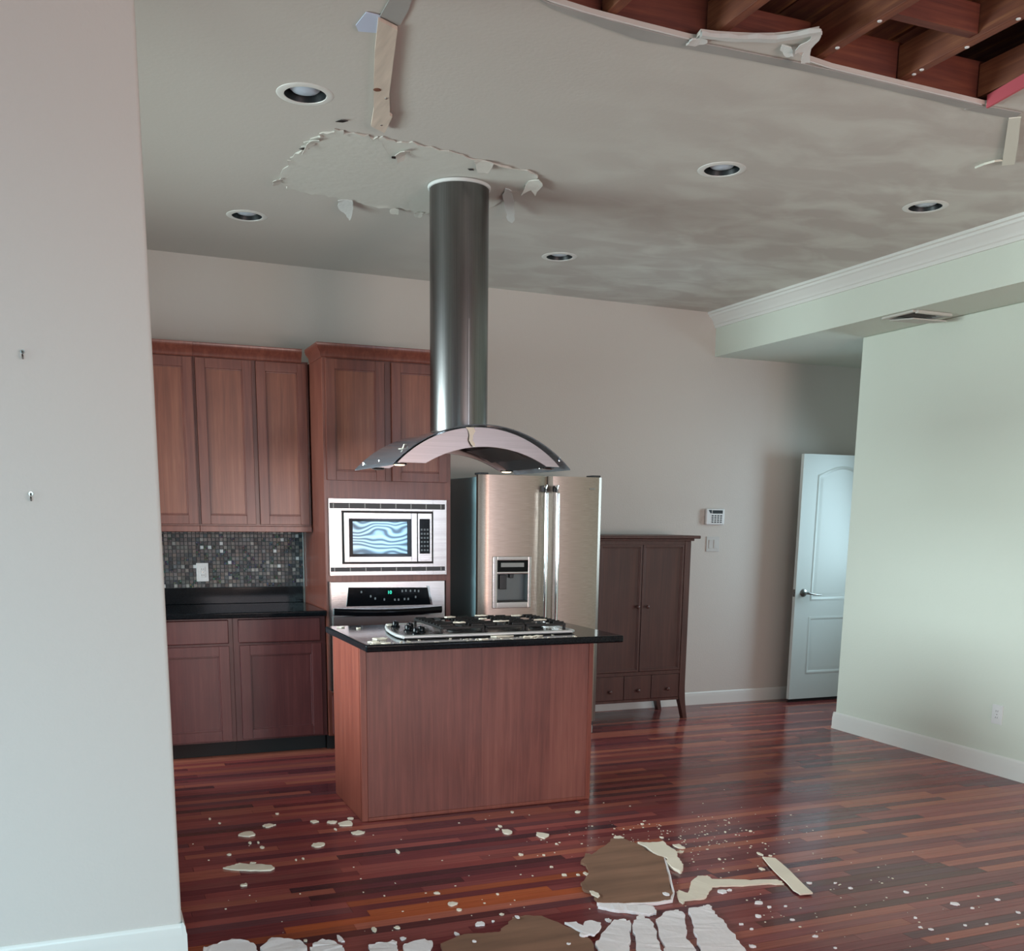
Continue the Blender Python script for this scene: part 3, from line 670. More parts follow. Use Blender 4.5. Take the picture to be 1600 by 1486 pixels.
# base cabinets and drawers
for lab, x0, x1, dr, dd in (('cherry base cabinet half hidden by the near white wall', 0.235, 0.8295, (.29,.803), (.29,.803)), ('cherry base cabinet with one drawer beside the oven tower', 0.8305, 1.4065, (.863,1.371), (.868,1.376))):
    t = thing('base_cabinet', lab, 'cabinet', ((x0+x1)/2, YB, 0), 'base cabinets')
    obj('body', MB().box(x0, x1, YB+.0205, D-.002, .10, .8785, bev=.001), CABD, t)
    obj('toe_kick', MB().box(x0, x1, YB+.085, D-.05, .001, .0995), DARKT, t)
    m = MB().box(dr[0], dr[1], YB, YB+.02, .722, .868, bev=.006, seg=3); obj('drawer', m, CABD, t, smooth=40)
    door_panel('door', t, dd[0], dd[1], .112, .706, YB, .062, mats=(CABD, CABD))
t = thing('kitchen_counter', 'black granite counter on base cabinets against the mosaic wall', 'counter', (0.8, 6.42, .88))
obj('worktop', MB().box(.10, 1.4065, YB-.035, D-.002, .8795, .915, bev=.008, seg=3), GRAN, t, smooth=40)
obj('upstand', MB().box(.10, 1.3955, D-.024, D-.003, .9155, 1.022, bev=.002), GRAN, t)
# mosaic
def mosaic():
    bm = bmesh.new(); cl = bm.loops.layers.float_color.new('Col'); rr = random.Random(5); P = .0252; y1 = D-.003
    cols = [(58,64,68),(74,78,80),(92,94,92),(46,52,58),(104,104,100),(66,72,76),(84,86,88),(38,44,50),(96,88,84),(76,84,88)]
    def tile(x0, x1, z0, z1, c, dy):
        g = .0012; x0 += g; x1 -= g; z0 += g; z1 -= g; e = .0012; tx, tz = rr.uniform(-.0006,.0006), rr.uniform(-.0006,.0006)
        f = [(x0+e,y1-.007-dy+tx,z0+e),(x1-e,y1-.007-dy-tx,z0+e),(x1-e,y1-.007-dy-tx+tz,z1-e),(x0+e,y1-.007-dy+tx+tz,z1-e)]
        b = [(x0,y1-.001,z0),(x1,y1-.001,z0),(x1,y1-.001,z1),(x0,y1-.001,z1)]
        v = [bm.verts.new(q) for q in f+b]
        for q in ((0,1,2,3),(4,5,1,0),(5,6,2,1),(6,7,3,2),(7,4,0,3)):
            F_ = bm.faces.new([v[i] for i in q])
            for l in F_.loops: l[cl] = (*srgb(c), 1)
    nx = int((1.402-.16)/P); nz = 15; zz = 1.0235; skip = set()
    for j in range(nz):
        for i in range(nx):
            if (i, j) in skip: continue
            x = 1.402-(i+1)*P; z = zz+j*P; r = rr.random(); c = rr.choice(cols); k = rr.uniform(.85, 1.2); c = tuple(v*k for v in c)
            if r < .035: c = (205, 212, 214)
            elif r < .09: c = (150, 150, 146)
            elif r < .12: c = (20, 24, 30)
            if rr.random() < .16 and j < nz-1:
                h = P/2
                for dx in (0, 1):
                    for dz in (0, 1):
                        cc = tuple(v*rr.uniform(.6, 1.3) for v in rr.choice(cols)); tile(x+dx*h, x+dx*h+h, z+dz*h, z+dz*h+h, cc, rr.uniform(0,.0012))
            else: tile(x, x+P, z, z+P, c, rr.uniform(0,.0015))
    m = MB(); m.bm.free(); m.bm = bm
    t = thing('mosaic_backsplash', 'grey glass mosaic backsplash between counter and upper cabinets', 'backsplash', (.8, D-.01, 1.022))
    obj('grout', MB().box(.12, 1.402, D-.0055, D-.0005, 1.0225, 1.404), GROUT, t)
    o = obj('mosaic_tiles', m, TILE, t, kind='stuff')
    obj('edge_strip', MB().box(1.402, 1.4062, D-.010, D-.0005, 1.0225, 1.404), steel('edge_metal', (170,170,168), .3, 'z'), t)
mosaic()
def outlet(name, lab, cat, c, n, w=.072, h=.117, kind='duplex', mat=WPLAST, grp=None):
    """wall plate; n = '-y' or '-x' is where it faces"""
    x, y, z = c; t = thing(name, lab, cat, (x, y, z-h/2), grp)
    def B(u0, u1, v0, v1, d0, d1, bev=0): # u across, v up, d out of wall
        return (x+u0, x+u1, y-d1, y-d0, z+v0, z+v1, bev) if n == '-y' else (x-d1, x-d0, y-u1, y-u0, z+v0, z+v1, bev)
    obj('cover_plate', MB().box(*B(-w/2, w/2, -h/2, h/2, 0, .006, .003)), mat, t, smooth=40)
    if kind == 'duplex':
        for s in (-1, 1):
            r = obj('receptacle', MB().box(*B(-.017, .017, s*.0195-.0145, s*.0195+.0145, .0055, .0085, .003)), mat, t, smooth=40)
            for u in (-.0065, .0065): obj('slot', MB().box(*B(u-.0014, u+.0014, s*.0195-.004, s*.0195+.006, .008, .0088)), DGREY, r)
        obj('screw', MB().lathe([(.001,.0),(.003,.0),(.003,.001)], (x, y-.0068, z) if n == '-y' else (x-.0068, y, z), 'y' if n == '-y' else 'x', n=8), SATIN, t)
    else:
        for s in (-1, 1): obj('rocker', MB().box(*B(s*.023-.0165, s*.023+.0165, -.034, .034, .0055, .0095, .003)), OPLAST if mat is OPLAST else WPLAST, t, smooth=40)
outlet('power_outlet', 'white power outlet on the grey mosaic backsplash', 'outlet', (.731, D-.0125, 1.125), '-y', .078, .122)
outlet('power_outlet', 'white power outlet low on the right wall above the baseboard', 'outlet', (5.067, 4.503, .366), '-x', .078, .117)
outlet('light_switch', 'ivory double light switch on back wall under the keypad', 'light switch', (4.712, D, 1.309), '-y', .122, .120, 'rocker', OPLAST)
# oven tower
TX0, TX1 = 1.412, 2.240
t = thing('oven_tower', 'tall cherry cabinet tower holding the microwave and wall oven', 'cabinet', (1.826, YT, 0))
m = MB(); T = .019
m.box(TX0, TX0+T, YT, D-.003, .10, 2.452); m.box(TX1-T, TX1, YT, D-.003, .10, 2.452); m.box(TX0+T, TX1-T, D-.03, D-.003, .1, 2.452)
m.box(TX0+T, TX1-T, YT+.02, D-.03, 2.435, 2.452); m.box(TX0+T, TX1-T, YT+.02, D-.03, 1.635, 1.655); m.box(TX0+T, TX1-T, YT+.02, D-.03, 1.095, 1.115); m.box(TX0+T, TX1-T, YT+.02, D-.03, .10, .36)
obj('carcass', m, CAB, t)
m = MB()
m.box(TX0-.0005, TX0+.032, YT-.001, YT+.019, .10, 2.453, bev=.001); m.box(TX1-.032, TX1+.0005, YT-.001, YT+.019, .10, 2.453, bev=.001)
m.box(TX0+.03, TX1-.03, YT-.0005, YT+.019, 2.432, 2.453); m.box(TX0+.03, TX1-.03, YT-.0005, YT+.019, 1.598, 1.722); m.box(TX0+.03, TX1-.03, YT-.0005, YT+.019, 1.092, 1.140)
m.box(TX0+.03, TX1-.03, YT-.0005, YT+.019, .10, .385); m.box(1.806, 1.846, YT-.0005, YT+.019, 1.72, 2.433)
obj('face_frame', m, CAB, t)
obj('toe_kick', MB().box(TX0, TX1, YT+.07, D-.05, .001, .0995), DARKT, t)
for a, b in ((1.430, 1.800), (1.846, 2.214)): door_panel('door', t, a, b, 1.720, 2.440, YT-.0205, .058, mats=(CAB, CABP))
door_panel('drawer', t, 1.435, 2.215, .115, .365, YT-.0205, .05, mats=(CABD, CABD))
crown_piece(t, TX0, TX1, YT-.004, YU-.03, 2.446, CAB)
# microwave
y = YT-.024
t = thing('microwave', 'stainless built-in microwave with trim kit in the tall cabinet', 'microwave', (1.815, y, 1.13))
KX0, KX1, KZ0, KZ1 = 1.432, 2.206, 1.132, 1.610
m = MB()
for q in ((KX0,1.513,KZ0,KZ1),(2.114,KX1,KZ0,KZ1),(1.5125,2.1145,1.535,KZ1),(1.5125,2.1145,KZ0,1.205)): m.box(q[0], q[1], y, y+.022, q[2], q[3], bev=.0015)
obj('trim_kit', m, STEEL, t)
for z0_, z1_ in ((1.549,1.583),(1.157,1.184)):
    v = obj('vent_strip', MB().box(KX0+.006, KX1-.012, y-.003, y+.001, z0_, z1_, bev=.001), DGREY, t)
    for i in range(8):
        xx = KX0+.03+i*(KX1-KX0-.07)/7; obj('vent_divider', MB().box(xx-.003, xx+.003, y-.0045, y-.0025, z0_+.003, z1_-.003), GREYP, v)
obj('casing', MB().box(1.515, 2.112, y+.004, y+.40, 1.207, 1.533), BLACKM, t)
m = MB()
for q in ((1.524,1.556,1.217,1.524),(1.962,2.000,1.217,1.524),(1.5555,1.9625,1.486,1.524),(1.5555,1.9625,1.217,1.251)): m.box(q[0], q[1], y-.018, y+.006, q[2], q[3], bev=.002)
dr = obj('microwave_door', m, STEEL, t)
m = MB()
for q in ((1.5565,1.578,1.2515,1.4855),(1.935,1.9615,1.2515,1.4855),(1.5775,1.9355,1.470,1.4855),(1.5775,1.9355,1.2515,1.268)): m.box(q[0], q[1], y-.020, y+.004, q[2], q[3], bev=.001)
obj('window_frame', m, BLACKG, dr)
obj('window_screen', MB().box(1.5785, 1.9345, y-.015, y+.002, 1.2685, 1.4695), MWW, dr)
pn = obj('control_panel', MB().box(2.004, 2.100, y-.018, y+.004, 1.217, 1.524, bev=.002), STEEL, t)
obj('keypad_glass', MB().box(2.016, 2.086, y-.0195, y-.0175, 1.268, 1.489, bev=.001), BLACKG, pn)
for j in range(6):
    for i in range(3): obj('key', MB().box(2.024+i*.020, 2.036+i*.020, y-.0202, y-.0192, 1.285+j*.026, 1.297+j*.026), PRINT, pn)
obj('open_button', MB().box(2.020, 2.084, y-.0200, y-.0175, 1.225, 1.259, bev=.002), STEEL, pn)
# wall oven
y = YT-.028
t = thing('wall_oven', 'stainless wall oven with black control panel below the microwave', 'oven', (1.81, y, .385))
obj('oven_body', MB().box(1.448, 2.180, YT+.02, D-.1, .40, 1.088), BLACKM, t)
m = MB().box(1.434, 2.192, y, YT-.002, .385, 1.092, bev=.002)
obj('front_frame', m, STEEL, t)
cp = obj('control_panel', MB().prism([(1.548,1.058),(2.068,1.050),(2.090,.938),(1.532,.938)], 'y', y-.007, y+.001, bev=.001), BLACKG, t)
obj('panel_side_trim', MB().prism([(2.068,1.062),(2.082,1.060),(2.104,.938),(2.091,.938)], 'y', y-.010, y), CHROME, t)
text('clock_digits', '10', (1.815, y-.0077, 1.022), .030, GREEN, cp)
for i, (a, b) in enumerate(((1.69,1.0),(1.72,.985),(1.78,.978),(1.85,.975),(1.875,.975),(1.915,.978),(1.94,.978),(1.99,.99),(1.90,1.03),(1.925,1.032),(1.955,1.03),(1.985,1.03),(2.01,1.028),(1.63,1.028))):
    obj('panel_mark', MB().box(a-.005, a+.005, y-.0078, y-.0068, b-.007, b+.007, bev=.001), PRINT, cp)
m = MB(); g = []
for zz, o in ((.884,0),(.898,.006),(.916,.006),(.928,0)):
    g.append([(1.450+.718*k/14, y-.012-.030*math.sin(pi*k/14)-o, zz-.010*math.sin(pi*k/14)) for k in range(15)])
m.sheet(g, .022, (0, 1, 0)); obj('door_handle', m, BLACKG, t, smooth=40)
dr = obj('oven_door', MB().box(1.442, 2.184, y-.014, y-.0005, .40, .876, bev=.003), STEEL, t)
obj('oven_window', MB().box(1.53, 2.10, y-.0155, y-.0135, .47, .76, bev=.002), BLACKG, dr)
obj('side_trim', MB().box(1.424, 1.433, y-.012, YT-.001, .40, 1.096, bev=.001), STEELV, t)
# refrigerator
FX0, FX1, FY, FH = 2.410, 3.309, 6.349, 1.776
t = thing('refrigerator', 'side-by-side stainless refrigerator with water dispenser beside dark armoire', 'refrigerator', (2.86, FY, 0))
obj('cabinet_shell', MB().box(FX0+.004, FX1-.004, FY+.068, 7.06, .035, FH-.012, bev=.006), FSIDE, t)
def bow(x0, x1, z0, z1, holes=None, th=.06, bulge=.016, n=14):
    """bowed door slab; cross-section in plan"""
    pts = []
    for k in range(n+1):
        u = k/n; e = min(u, 1-u)/.10
        pts.append((x0+(x1-x0)*u, FY+bulge*(2*u-1)**2*.55-bulge*.3+(.02*(1-e)**2 if e < 1 else 0)))
    return pts+[(x1, FY+th), (x0, FY+th)]
SEAM = 2.903; DX0, DX1, DZ0, DZ1 = 2.503, 2.780, .908, 1.250
ld = MB()
front = bow(FX0, SEAM-.003, 0, 0)[:-2]
# freezer door with a real recess for the dispenser
def yfront(x): 
    for a, b in zip(front, front[1:]):
        if a[0] <= x <= b[0]: return a[1]+(b[1]-a[1])*(x-a[0])/(b[0]-a[0])
    return front[-1][1]
XA, XB, ZA, ZB = 2.533, 2.759, .945, 1.226
def slab(x0, x1, z0, z1):
    xs = [x0]+[p[0] for p in front if x0+1e-4 < p[0] < x1-1e-4]+[x1]
    ld.prism([(q, yfront(q)) for q in xs]+[(x1, FY+.06), (x0, FY+.06)], 'z', z0, z1)
slab(FX0, XA, .09, FH); slab(XB, SEAM-.003, .09, FH); slab(XA, XB, .09, ZA); slab(XA, XB, ZB, FH)
bmesh.ops.remove_doubles(ld.bm, verts=ld.bm.verts[:], dist=1e-5)
fd = obj('freezer_door', ld, FRS, t, smooth=25)
rd = obj('fridge_door', MB().prism(bow(SEAM+.003, FX1, 0, 0), 'z', .09, FH, ), FRS, t, smooth=25)
m = MB(); yf = yfront(2.64)-.006
for q in ((DX0,XA+.003,DZ0,DZ1),(XB-.003,DX1,DZ0,DZ1),(XA,XB,ZB-.003,DZ1),(XA,XB,DZ0,ZA+.003),(XA,XB,1.134,1.150)): m.box(q[0], q[1], yf-.004, yf+.012, q[2], q[3], bev=.004)
dp = obj('dispenser_frame', m, STEEL, fd, smooth=40)
obj('dispenser_display', MB().box(XA+.003, XB-.003, yf+.001, yf+.02, 1.150, ZB-.003, bev=.002), BLACKG, fd)
obj('display_window', MB().box(2.562, 2.728, yf-.0005, yf+.002, 1.180, 1.208, bev=.002), GREYP, fd)
m = MB()
m.box(XA+.001, XB-.001, FY+.052, FY+.058, ZA, 1.134); m.box(XA+.0005, XA+.004, yf+.01, FY+.055, ZA, 1.134); m.box(XB-.004, XB-.0005, yf+.01, FY+.055, ZA, 1.134); m.box(XA, XB, yf+.01, FY+.055, ZA, ZA+.004)
obj('dispenser_recess', m, pm('dispenser_grey', (112, 118, 120), .25, .6), fd)
obj('dispenser_lever', MB().box(2.570, 2.622, FY+.030, FY+.040, 1.03, 1.128, bev=.006).box(2.640, 2.668, FY+.02, FY+.045, 1.105, 1.134, bev=.004), DGREY, fd, smooth=40)
obj('dispenser_tray', MB().box(XA+.006, XB-.006, yf+.012, FY+.05, ZA+.005, ZA+.011), BLACKM, fd)
for nm, x, par in (('freezer_handle', 2.862, fd), ('fridge_handle', 2.944, rd)):
    m = MB(); m.tube([(x, FY-.010, 1.700), (x, FY-.050, 1.708), (x, FY-.056, 1.66), (x, FY-.062, 1.2), (x, FY-.056, .60), (x, FY-.050, .552), (x, FY-.010, .560)], [.010,.012,.0135,.0145,.0135,.012,.010], 14)
    obj(nm, m, CHROME, par, smooth=60)
    for zz in (1.70, .56): obj('handle_mount', MB().box(x-.013, x+.013, FY-.03, FY+.003, zz-.028, zz+.012, bev=.004), DGREY, par, smooth=40)
bd = obj('badge', MB().box(3.204, 3.244, FY-.010, FY-.002, 1.693, 1.704, bev=.001), SATIN, rd)
obj('hinge_cap', MB().box(FX1-.07, FX1-.01, FY+.02, FY+.12, FH+.0005, FH+.014, bev=.003).box(FX0+.01, FX0+.07, FY+.02, FY+.12, FH+.0005, FH+.014, bev=.003), DGREY, t)
obj('toe_grille', MB().box(FX0+.01, FX1-.01, FY+.035, FY+.08, .012, .085, bev=.004), DGREY, t)
for x in (FX0+.05, FX1-.04): obj('roller_foot', MB().box(x-.022, x+.022, FY+.02, FY+.07, .001, .06, bev=.008), GREYP, t, smooth=40)
# armoire
AX0, AX1, AY, AZ = 3.398, 4.205, 6.628, 1.385
t = thing('armoire', 'dark wooden armoire with two doors and three small drawers', 'armoire', (3.8, AY, 0))
m = MB().box(AX0+.05, AX1-.05, AY+.016, 7.055, .165, 1.36).box(AX0+.008, AX0+.05, AY+.03, 7.05, .165, 1.36).box(AX1-.05, AX1-.008, AY+.03, 7.05, .165, 1.36)
obj('carcass', m, ARM, t)
obj('top', MB().prism([(AX0-.055,AY-.028),(AX1+.062,AY-.028),(AX1+.062,7.075),(AX0-.055,7.075)], 'z', 1.362, AZ, bev=.005), ARM, t, smooth=40)
obj('cornice', MB().box(AX0-.022, AX1+.022, AY-.010, 7.06, 1.345, 1.3615, bev=.004), ARM, t)
for sx, sy in ((0,0),(1,0),(0,1),(1,1)):
    x = AX0 if sx == 0 else AX1; d = 1 if sx == 0 else -1; y0, y1 = (AY, AY+.05) if sy == 0 else (7.005, 7.055)
    m = MB().prism([(x, 1.345), (x+d*.05, 1.345), (x+d*.05, .17), (x+d*.040, .13), (x+d*.022, .07), (x+d*.004, .001), (x-d*.030, .001), (x-d*.018, .06), (x-d*.006, .15), (x, .24)], 'y', y0, y1, bev=.002)
    obj('leg', m, ARM, t, smooth=30)
obj('rail', MB().box(AX0+.05, AX1-.05, AY+.004, AY+.03, 1.318, 1.345).box(AX0+.05, AX1-.05, AY+.004, AY+.03, .352, .378, bev=.002), ARM, t)
obj('bottom_rail', MB().box(AX0+.05, AX1-.05, AY+.008, AY+.03, .150, .170), ARM, t)
for a, b, kx in ((3.450,3.797,3.762),(3.802,4.152,3.842)):
    dd = door_panel('door', t, a, b, .380, 1.318, AY+.002, .018, th=.014, mats=(ARM, ARM))
    obj('knob', MB().lathe([(.006,.0),(.006,-.010),(.013,-.016),(.014,-.022),(.009,-.028),(.001,-.029)], (kx, AY+.001, .866), 'y', n=16), ARM, dd, smooth=50)
for a, b, kx in ((3.450,3.675,3.554),(3.680,3.908,3.792),(3.913,4.152,4.046)):
    dd = obj('drawer', MB().box(a, b, AY+.004, AY+.02, .172, .350, bev=.003), ARM, t)
    obj('knob', MB().lathe([(.006,.0),(.006,-.010),(.013,-.016),(.014,-.022),(.009,-.028),(.001,-.029)], (kx, AY+.003, .240), 'y', n=16), ARM, dd, smooth=50)
# keypad
t = thing('alarm_keypad', 'white alarm keypad with dark display on back wall', 'keypad', (4.707, D, 1.462))
obj('housing', MB().box(4.622, 4.797, D-.028, D-.0005, 1.462, 1.589, bev=.010, seg=3), WPLAST, t, smooth=40)
obj('display', MB().box(4.680, 4.776, D-.0295, D-.027, 1.550, 1.576, bev=.001), BLACKM, t)
obj('side_label', MB().prism([(4.642,1.578),(4.674,1.578),(4.674,1.552),(4.660,1.552)], 'y', D-.0288, D-.027), DGREY, t)
for j in range(4):
    for i in range(4): obj('key', MB().box(4.674+i*.0265, 4.674+i*.0265+.016, D-.031, D-.027, 1.478+j*.0165, 1.478+j*.0165+.010, bev=.002), DGREY, t)
# interior door leaf standing open before the back wall
def leaf():
    x0, x1, yf, z0, z1 = 5.414, 6.224, 6.927, .028, 2.030
    t = struct('door_1', MB().box(x0, x1, yf+.004, yf+.035, z0, z1, bev=.001), DOORW)
    def strips(poly_in, nm):
        pass
    # stiles and rails as one raised skin with arched upper opening
    px0, px1 = x0+.150, x1-.150; zt0, zt1, zb0, zb1 = .852, 1.868, .238, .718
    arch = [(px0+(px1-px0)*k/16, zt1+.075*math.sin(pi*k/16)**1.3) for k in range(17)]
    m = MB()
    m.box(x0, px0, yf, yf+.0045, z0, z1); m.box(px1, x1, yf, yf+.0045, z0, z1)
    m.box(px0, px1, yf, yf+.0045, z0, zb0); m.box(px0, px1, yf, yf+.0045, zb1, zt0)
    m.prism(arch+[(px1, z1), (px0, z1)], 'y', yf, yf+.0045)
    obj('door_skin', m, DOORW, t)
    for poly in ([(px0, zb0), (px1, zb0), (px1, zb1), (px0, zb1)], [(px0, zt0), (px1, zt0)]+arch[::-1]):
        c = Vector((sum(p[0] for p in poly)/len(poly), sum(p[1] for p in poly)/len(poly)))
        def inset(q, d):
            w_, h_ = (max(p[0] for p in poly)-min(p[0] for p in poly))/2, (max(p[1] for p in poly)-min(p[1] for p in poly))/2
            mz = (max(p[1] for p in poly)+min(p[1] for p in poly))/2
            return (c.x+(q[0]-c.x)*(w_-d)/w_, mz+(q[1]-mz)*(h_-d)/h_)
        m = MB(); rings = []
        for d, yy in ((0, .004), (0, -.002), (.010, -.005), (.020, -.001), (.026, .0035), (.046, .0035), (.062, .0005)):
            rings.append([m.bm.verts.new((inset(p, d)[0], yf+yy, inset(p, d)[1])) for p in poly])
        n = len(poly)
        for a, b in zip(rings, rings[1:]):
            for i in range(n): m.bm.faces.new((a[i], a[(i+1) % n], b[(i+1) % n], b[i]))
        m.bm.faces.new(rings[-1]); bmesh.ops.recalc_face_normals(m.bm, faces=m.bm.faces[:])
        obj('door_panel', m, DOORW, t, smooth=35)
    h = obj('door_handle', MB().lathe([(.001,-.012),(.012,-.012),(.030,-.008),(.034,0)], (5.493, yf, .916), 'y', n=26).tube([(5.493, yf-.008, .916), (5.493, yf-.050, .916), (5.510, yf-.056, .914), (5.56, yf-.056, .906), (5.61, yf-.052, .900), (5.640, yf-.046, .902)], [.010,.010,.009,.008,.007,.006], 12), SATIN, t, smooth=50, label='satin nickel lever handle')
    obj('latch_plate', MB().box(x0-.0015, x0+.001, yf+.006, yf+.031, .885, .945).box(x0-.008, x0, yf+.013, yf+.024, .906, .924, bev=.002), SATIN, t)
    obj('door_gap_shade', MB().box(x0+.002, x1, yf+.010, yf+.028, .004, z0), DARKT, t, label='dark strip for the shaded gap under the door')  # dark filler strip, stands in for the shade under the door
leaf()
# two hooks in the near wall
for z, lab, k in ((1.770, 'upper small metal screw hook in the near white wall', 0), (1.540, 'lower small metal screw hook in the near white wall', 1)):
    pass
# hooks measured on the wall face at y = 3.47
for px_, lab in (((-.128, 3.47, 1.973), 'upper small metal screw hook in the near white wall'), ((-.134, 3.47, 1.563), 'lower small metal screw hook in the near white wall')):
    x, y, z = px_
    m = MB().tube([(x, y+.002, z), (x, y-.016, z), (x, y-.022, z-.003), (x, y-.024, z-.012), (x, y-.018, z-.020), (x, y-.010, z-.020)], .0028, 8).lathe([(.006,-.002),(.005,0)], (x, y, z), 'y', n=12)
    obj('screw_hook', m, SATIN, None, label=lab, cat='hook', smooth=60, group='screw hooks in the near wall')

# ================================================================= ISLAND, COOKTOP, HOOD
IX0, IX1, IY0, IY1 = 1.216, 2.481, 4.823, 5.409
t = thing('kitchen_island', 'cherry-panelled kitchen island with black granite top below the range hood', 'kitchen island', (1.85, 5.1, 0))
obj('body', MB().box(IX0+.004, IX1-.004, IY0+.008, IY1, .002, .878, bev=.001), ISL, t)
obj('front_panel', MB().box(IX0+.032, IX1-.024, IY0+.002, IY0+.009, .016, .877), ISL, t)
obj('side_panel', MB().box(IX0, IX0+.0055, IY0+.026, IY1, .002, .877), ISLT, t)
obj('corner_trim', MB().box(IX0-.002, IX0+.030, IY0-.003, IY0+.010, .002, .878, bev=.002), ISLT, t)
obj('corner_trim', MB().box(IX1-.024, IX1+.002, IY0-.003, IY0+.03, .002, .878, bev=.002), ISLT, t)
obj('base_shoe', MB().box(IX0+.028, IX1-.024, IY0-.008, IY0+.003, .001, .020, bev=.004), ISLT, t)
obj('worktop', MB().box(1.196, 2.558, 4.628, 5.495, .879, .915, bev=.009, seg=3), GRAN, t, smooth=40)
Z = .915
t = thing('gas_cooktop', 'stainless gas cooktop with black grates set in the island top', 'cooktop', (1.86, 5.0, Z))
out = [(1.425,4.780),(2.330,4.780),(2.350,4.80),(2.350,5.330),(2.33,5.345),(1.500,5.345),(1.470,5.25),(1.440,5.12),(1.422,4.98),(1.415,4.86)]
m = MB().prism(out, 'z', Z+.0005, Z+.014, bev=.004)
obj('tray', m, STEEL, t, smooth=40)
inn = [(1.470,4.815),(2.325,4.815),(2.325,5.315),(1.525,5.315),(1.49,5.18),(1.465,5.0)]
obj('drip_surface', MB().prism(inn, 'z', Z+.0142, Z+.0158), STEEL, t)
ri = MB()
for a, b in zip(out, out[1:]+out[:1]): ri.tube([(a[0], a[1], Z+.012), (b[0], b[1], Z+.012)], .009, 10)
obj('rim', ri, RIMM, t, smooth=60)
for x, y in ((1.505,5.20),(1.555,5.10),(1.515,5.00),(1.560,4.925),(1.515,4.865)):
    k = obj('knob', MB().lathe([(.024,0),(.024,.006),(.018,.010),(.017,.026),(.014,.030),(.001,.030)], (x, y, Z+.016), n=20).box(x-.004, x+.004, y-.018, y+.018, Z+.040, Z+.050, bev=.002), BLACKG, t, smooth=40)
for x, y, r in ((1.75,4.94,.036),(1.75,5.20,.030),(1.98,5.07,.046),(2.20,4.94,.030),(2.20,5.20,.036)):
    obj('burner', MB().lathe([(r*1.3,0),(r*1.3,.006),(r,.010),(r,.020),(r*.9,.024),(.001,.025)], (x, y, Z+.016), n=24), IRON, t, smooth=40)
def grate(x0, x1, y0, y1):
    m = MB(); z = Z+.046; w = .0055
    for x in (x0, x1): m.box(x-w, x+w, y0, y1, z-.008, z+.004, bev=.002)
    for y in (y0, (y0+y1)/2, y1): m.box(x0, x1, y-w, y+w, z-.008, z+.004, bev=.002)
    n = 9
    for i in range(n):
        y = y0+(y1-y0)*(i+.5)/n
        m.box(x0-.004, x0+.055, y-.0045, y+.0045, z-.004, z+.012, bev=.002); m.box(x1-.055, x1+.004, y-.0045, y+.0045, z-.004, z+.012, bev=.002)
    cx = (x0+x1)/2
    for y in (y0+.06, y1-.06): m.box(cx-.0045, cx+.0045, y-.05, y+.05, z-.004, z+.008, bev=.002)
    for x in (x0, x1):
        for y in (y0+.01, y1-.01): m.box(x-.006, x+.006, y-.006, y+.006, Z+.0162, z-.006)
    return m
for a, b in ((1.640,1.862),(1.880,2.085),(2.103,2.318)): obj('grate', grate(a, b, 4.835, 5.295), IRON, t)
# debris on the island: each chip its own thing
def chip_poly(cx, cy, rx, ry, seed, rot=None):
    rr = random.Random(seed); n = rr.randint(6, 9); a0 = rr.uniform(0, 6.28) if rot is None else rot; P = []
    for k in range(n):
        a = 2*pi*k/n; q = rr.uniform(.62, 1.12); P.append((cx+rx*q*math.cos(a), cy+ry*q*math.sin(a)))
    return P
spots = [(1.262,4.680,.034,.016,Z,'cream plaster chip at the left front corner of the island top'), (1.262,4.722,.030,.014,Z,'thin cream chip behind the left corner chip on island top'), (1.300,4.655,.028,.012,Z,'flat cream chip on the front edge of the island top'),
 (1.32,4.83,.055,.035,Z,'pale grey plaster flake left of the cooktop on island'), (1.335,5.32,.014,.010,Z,'tiny cream crumb on far left part of the island top'), (1.262,5.40,.022,.012,Z,'small cream chip on the far left edge of island top'),
 (1.925,4.752,.075,.022,Z,'long cream plaster flake before the cooktop on island'), (2.06,4.700,.05,.016,Z,'flat cream flake at front right of the cooktop'), (1.80,4.668,.030,.012,Z,'small cream chip centred on the front edge of island top'), (2.12,4.72,.022,.012,Z,'white chip on island top under the refrigerator handle reflection'),
 (1.75,4.885,.040,.020,Z+.062,'cream chip on the front left cooktop grate'), (1.98,4.89,.045,.022,Z+.062,'cream chip on the front middle cooktop grate'), (2.20,4.90,.050,.022,Z+.062,'cream chip on the front right cooktop grate'),
 (1.79,5.16,.034,.020,Z+.062,'cream chip on the rear left cooktop grate'), (1.99,5.20,.036,.020,Z+.062,'cream chip on the rear middle cooktop grate'), (2.17,5.14,.040,.022,Z+.062,'cream chip on the rear right cooktop grate'), (1.93,5.03,.022,.014,Z+.062,'tiny cream chip at the centre of the cooktop grates'), (1.49,5.27,.018,.016,Z+.017,'cream crumb beside the rearmost cooktop knob')]
for i, (x, y, rx, ry, z, lab) in enumerate(spots):
    obj('plaster_chip', flat_poly(chip_poly(x, y, rx, ry, 900+i), z+.0006, .004, .002, i, 2, .003), CREAM, None, label=lab, cat='plaster chip', group='plaster chips on the island')
m = MB(); rr = random.Random(77)
for i in range(80):
    x = rr.uniform(1.22, 2.3); y = 4.64+rr.random()**1.5*.12; s = rr.uniform(.001, .004)
    m.box(x-s*1.6, x+s*1.6, y-s, y+s, Z+.0002, Z+.0002+s*.6)
obj('plaster_crumbs', m, CREAM, None, label='fine plaster crumbs along the front of the island top', cat='debris', kind='stuff')
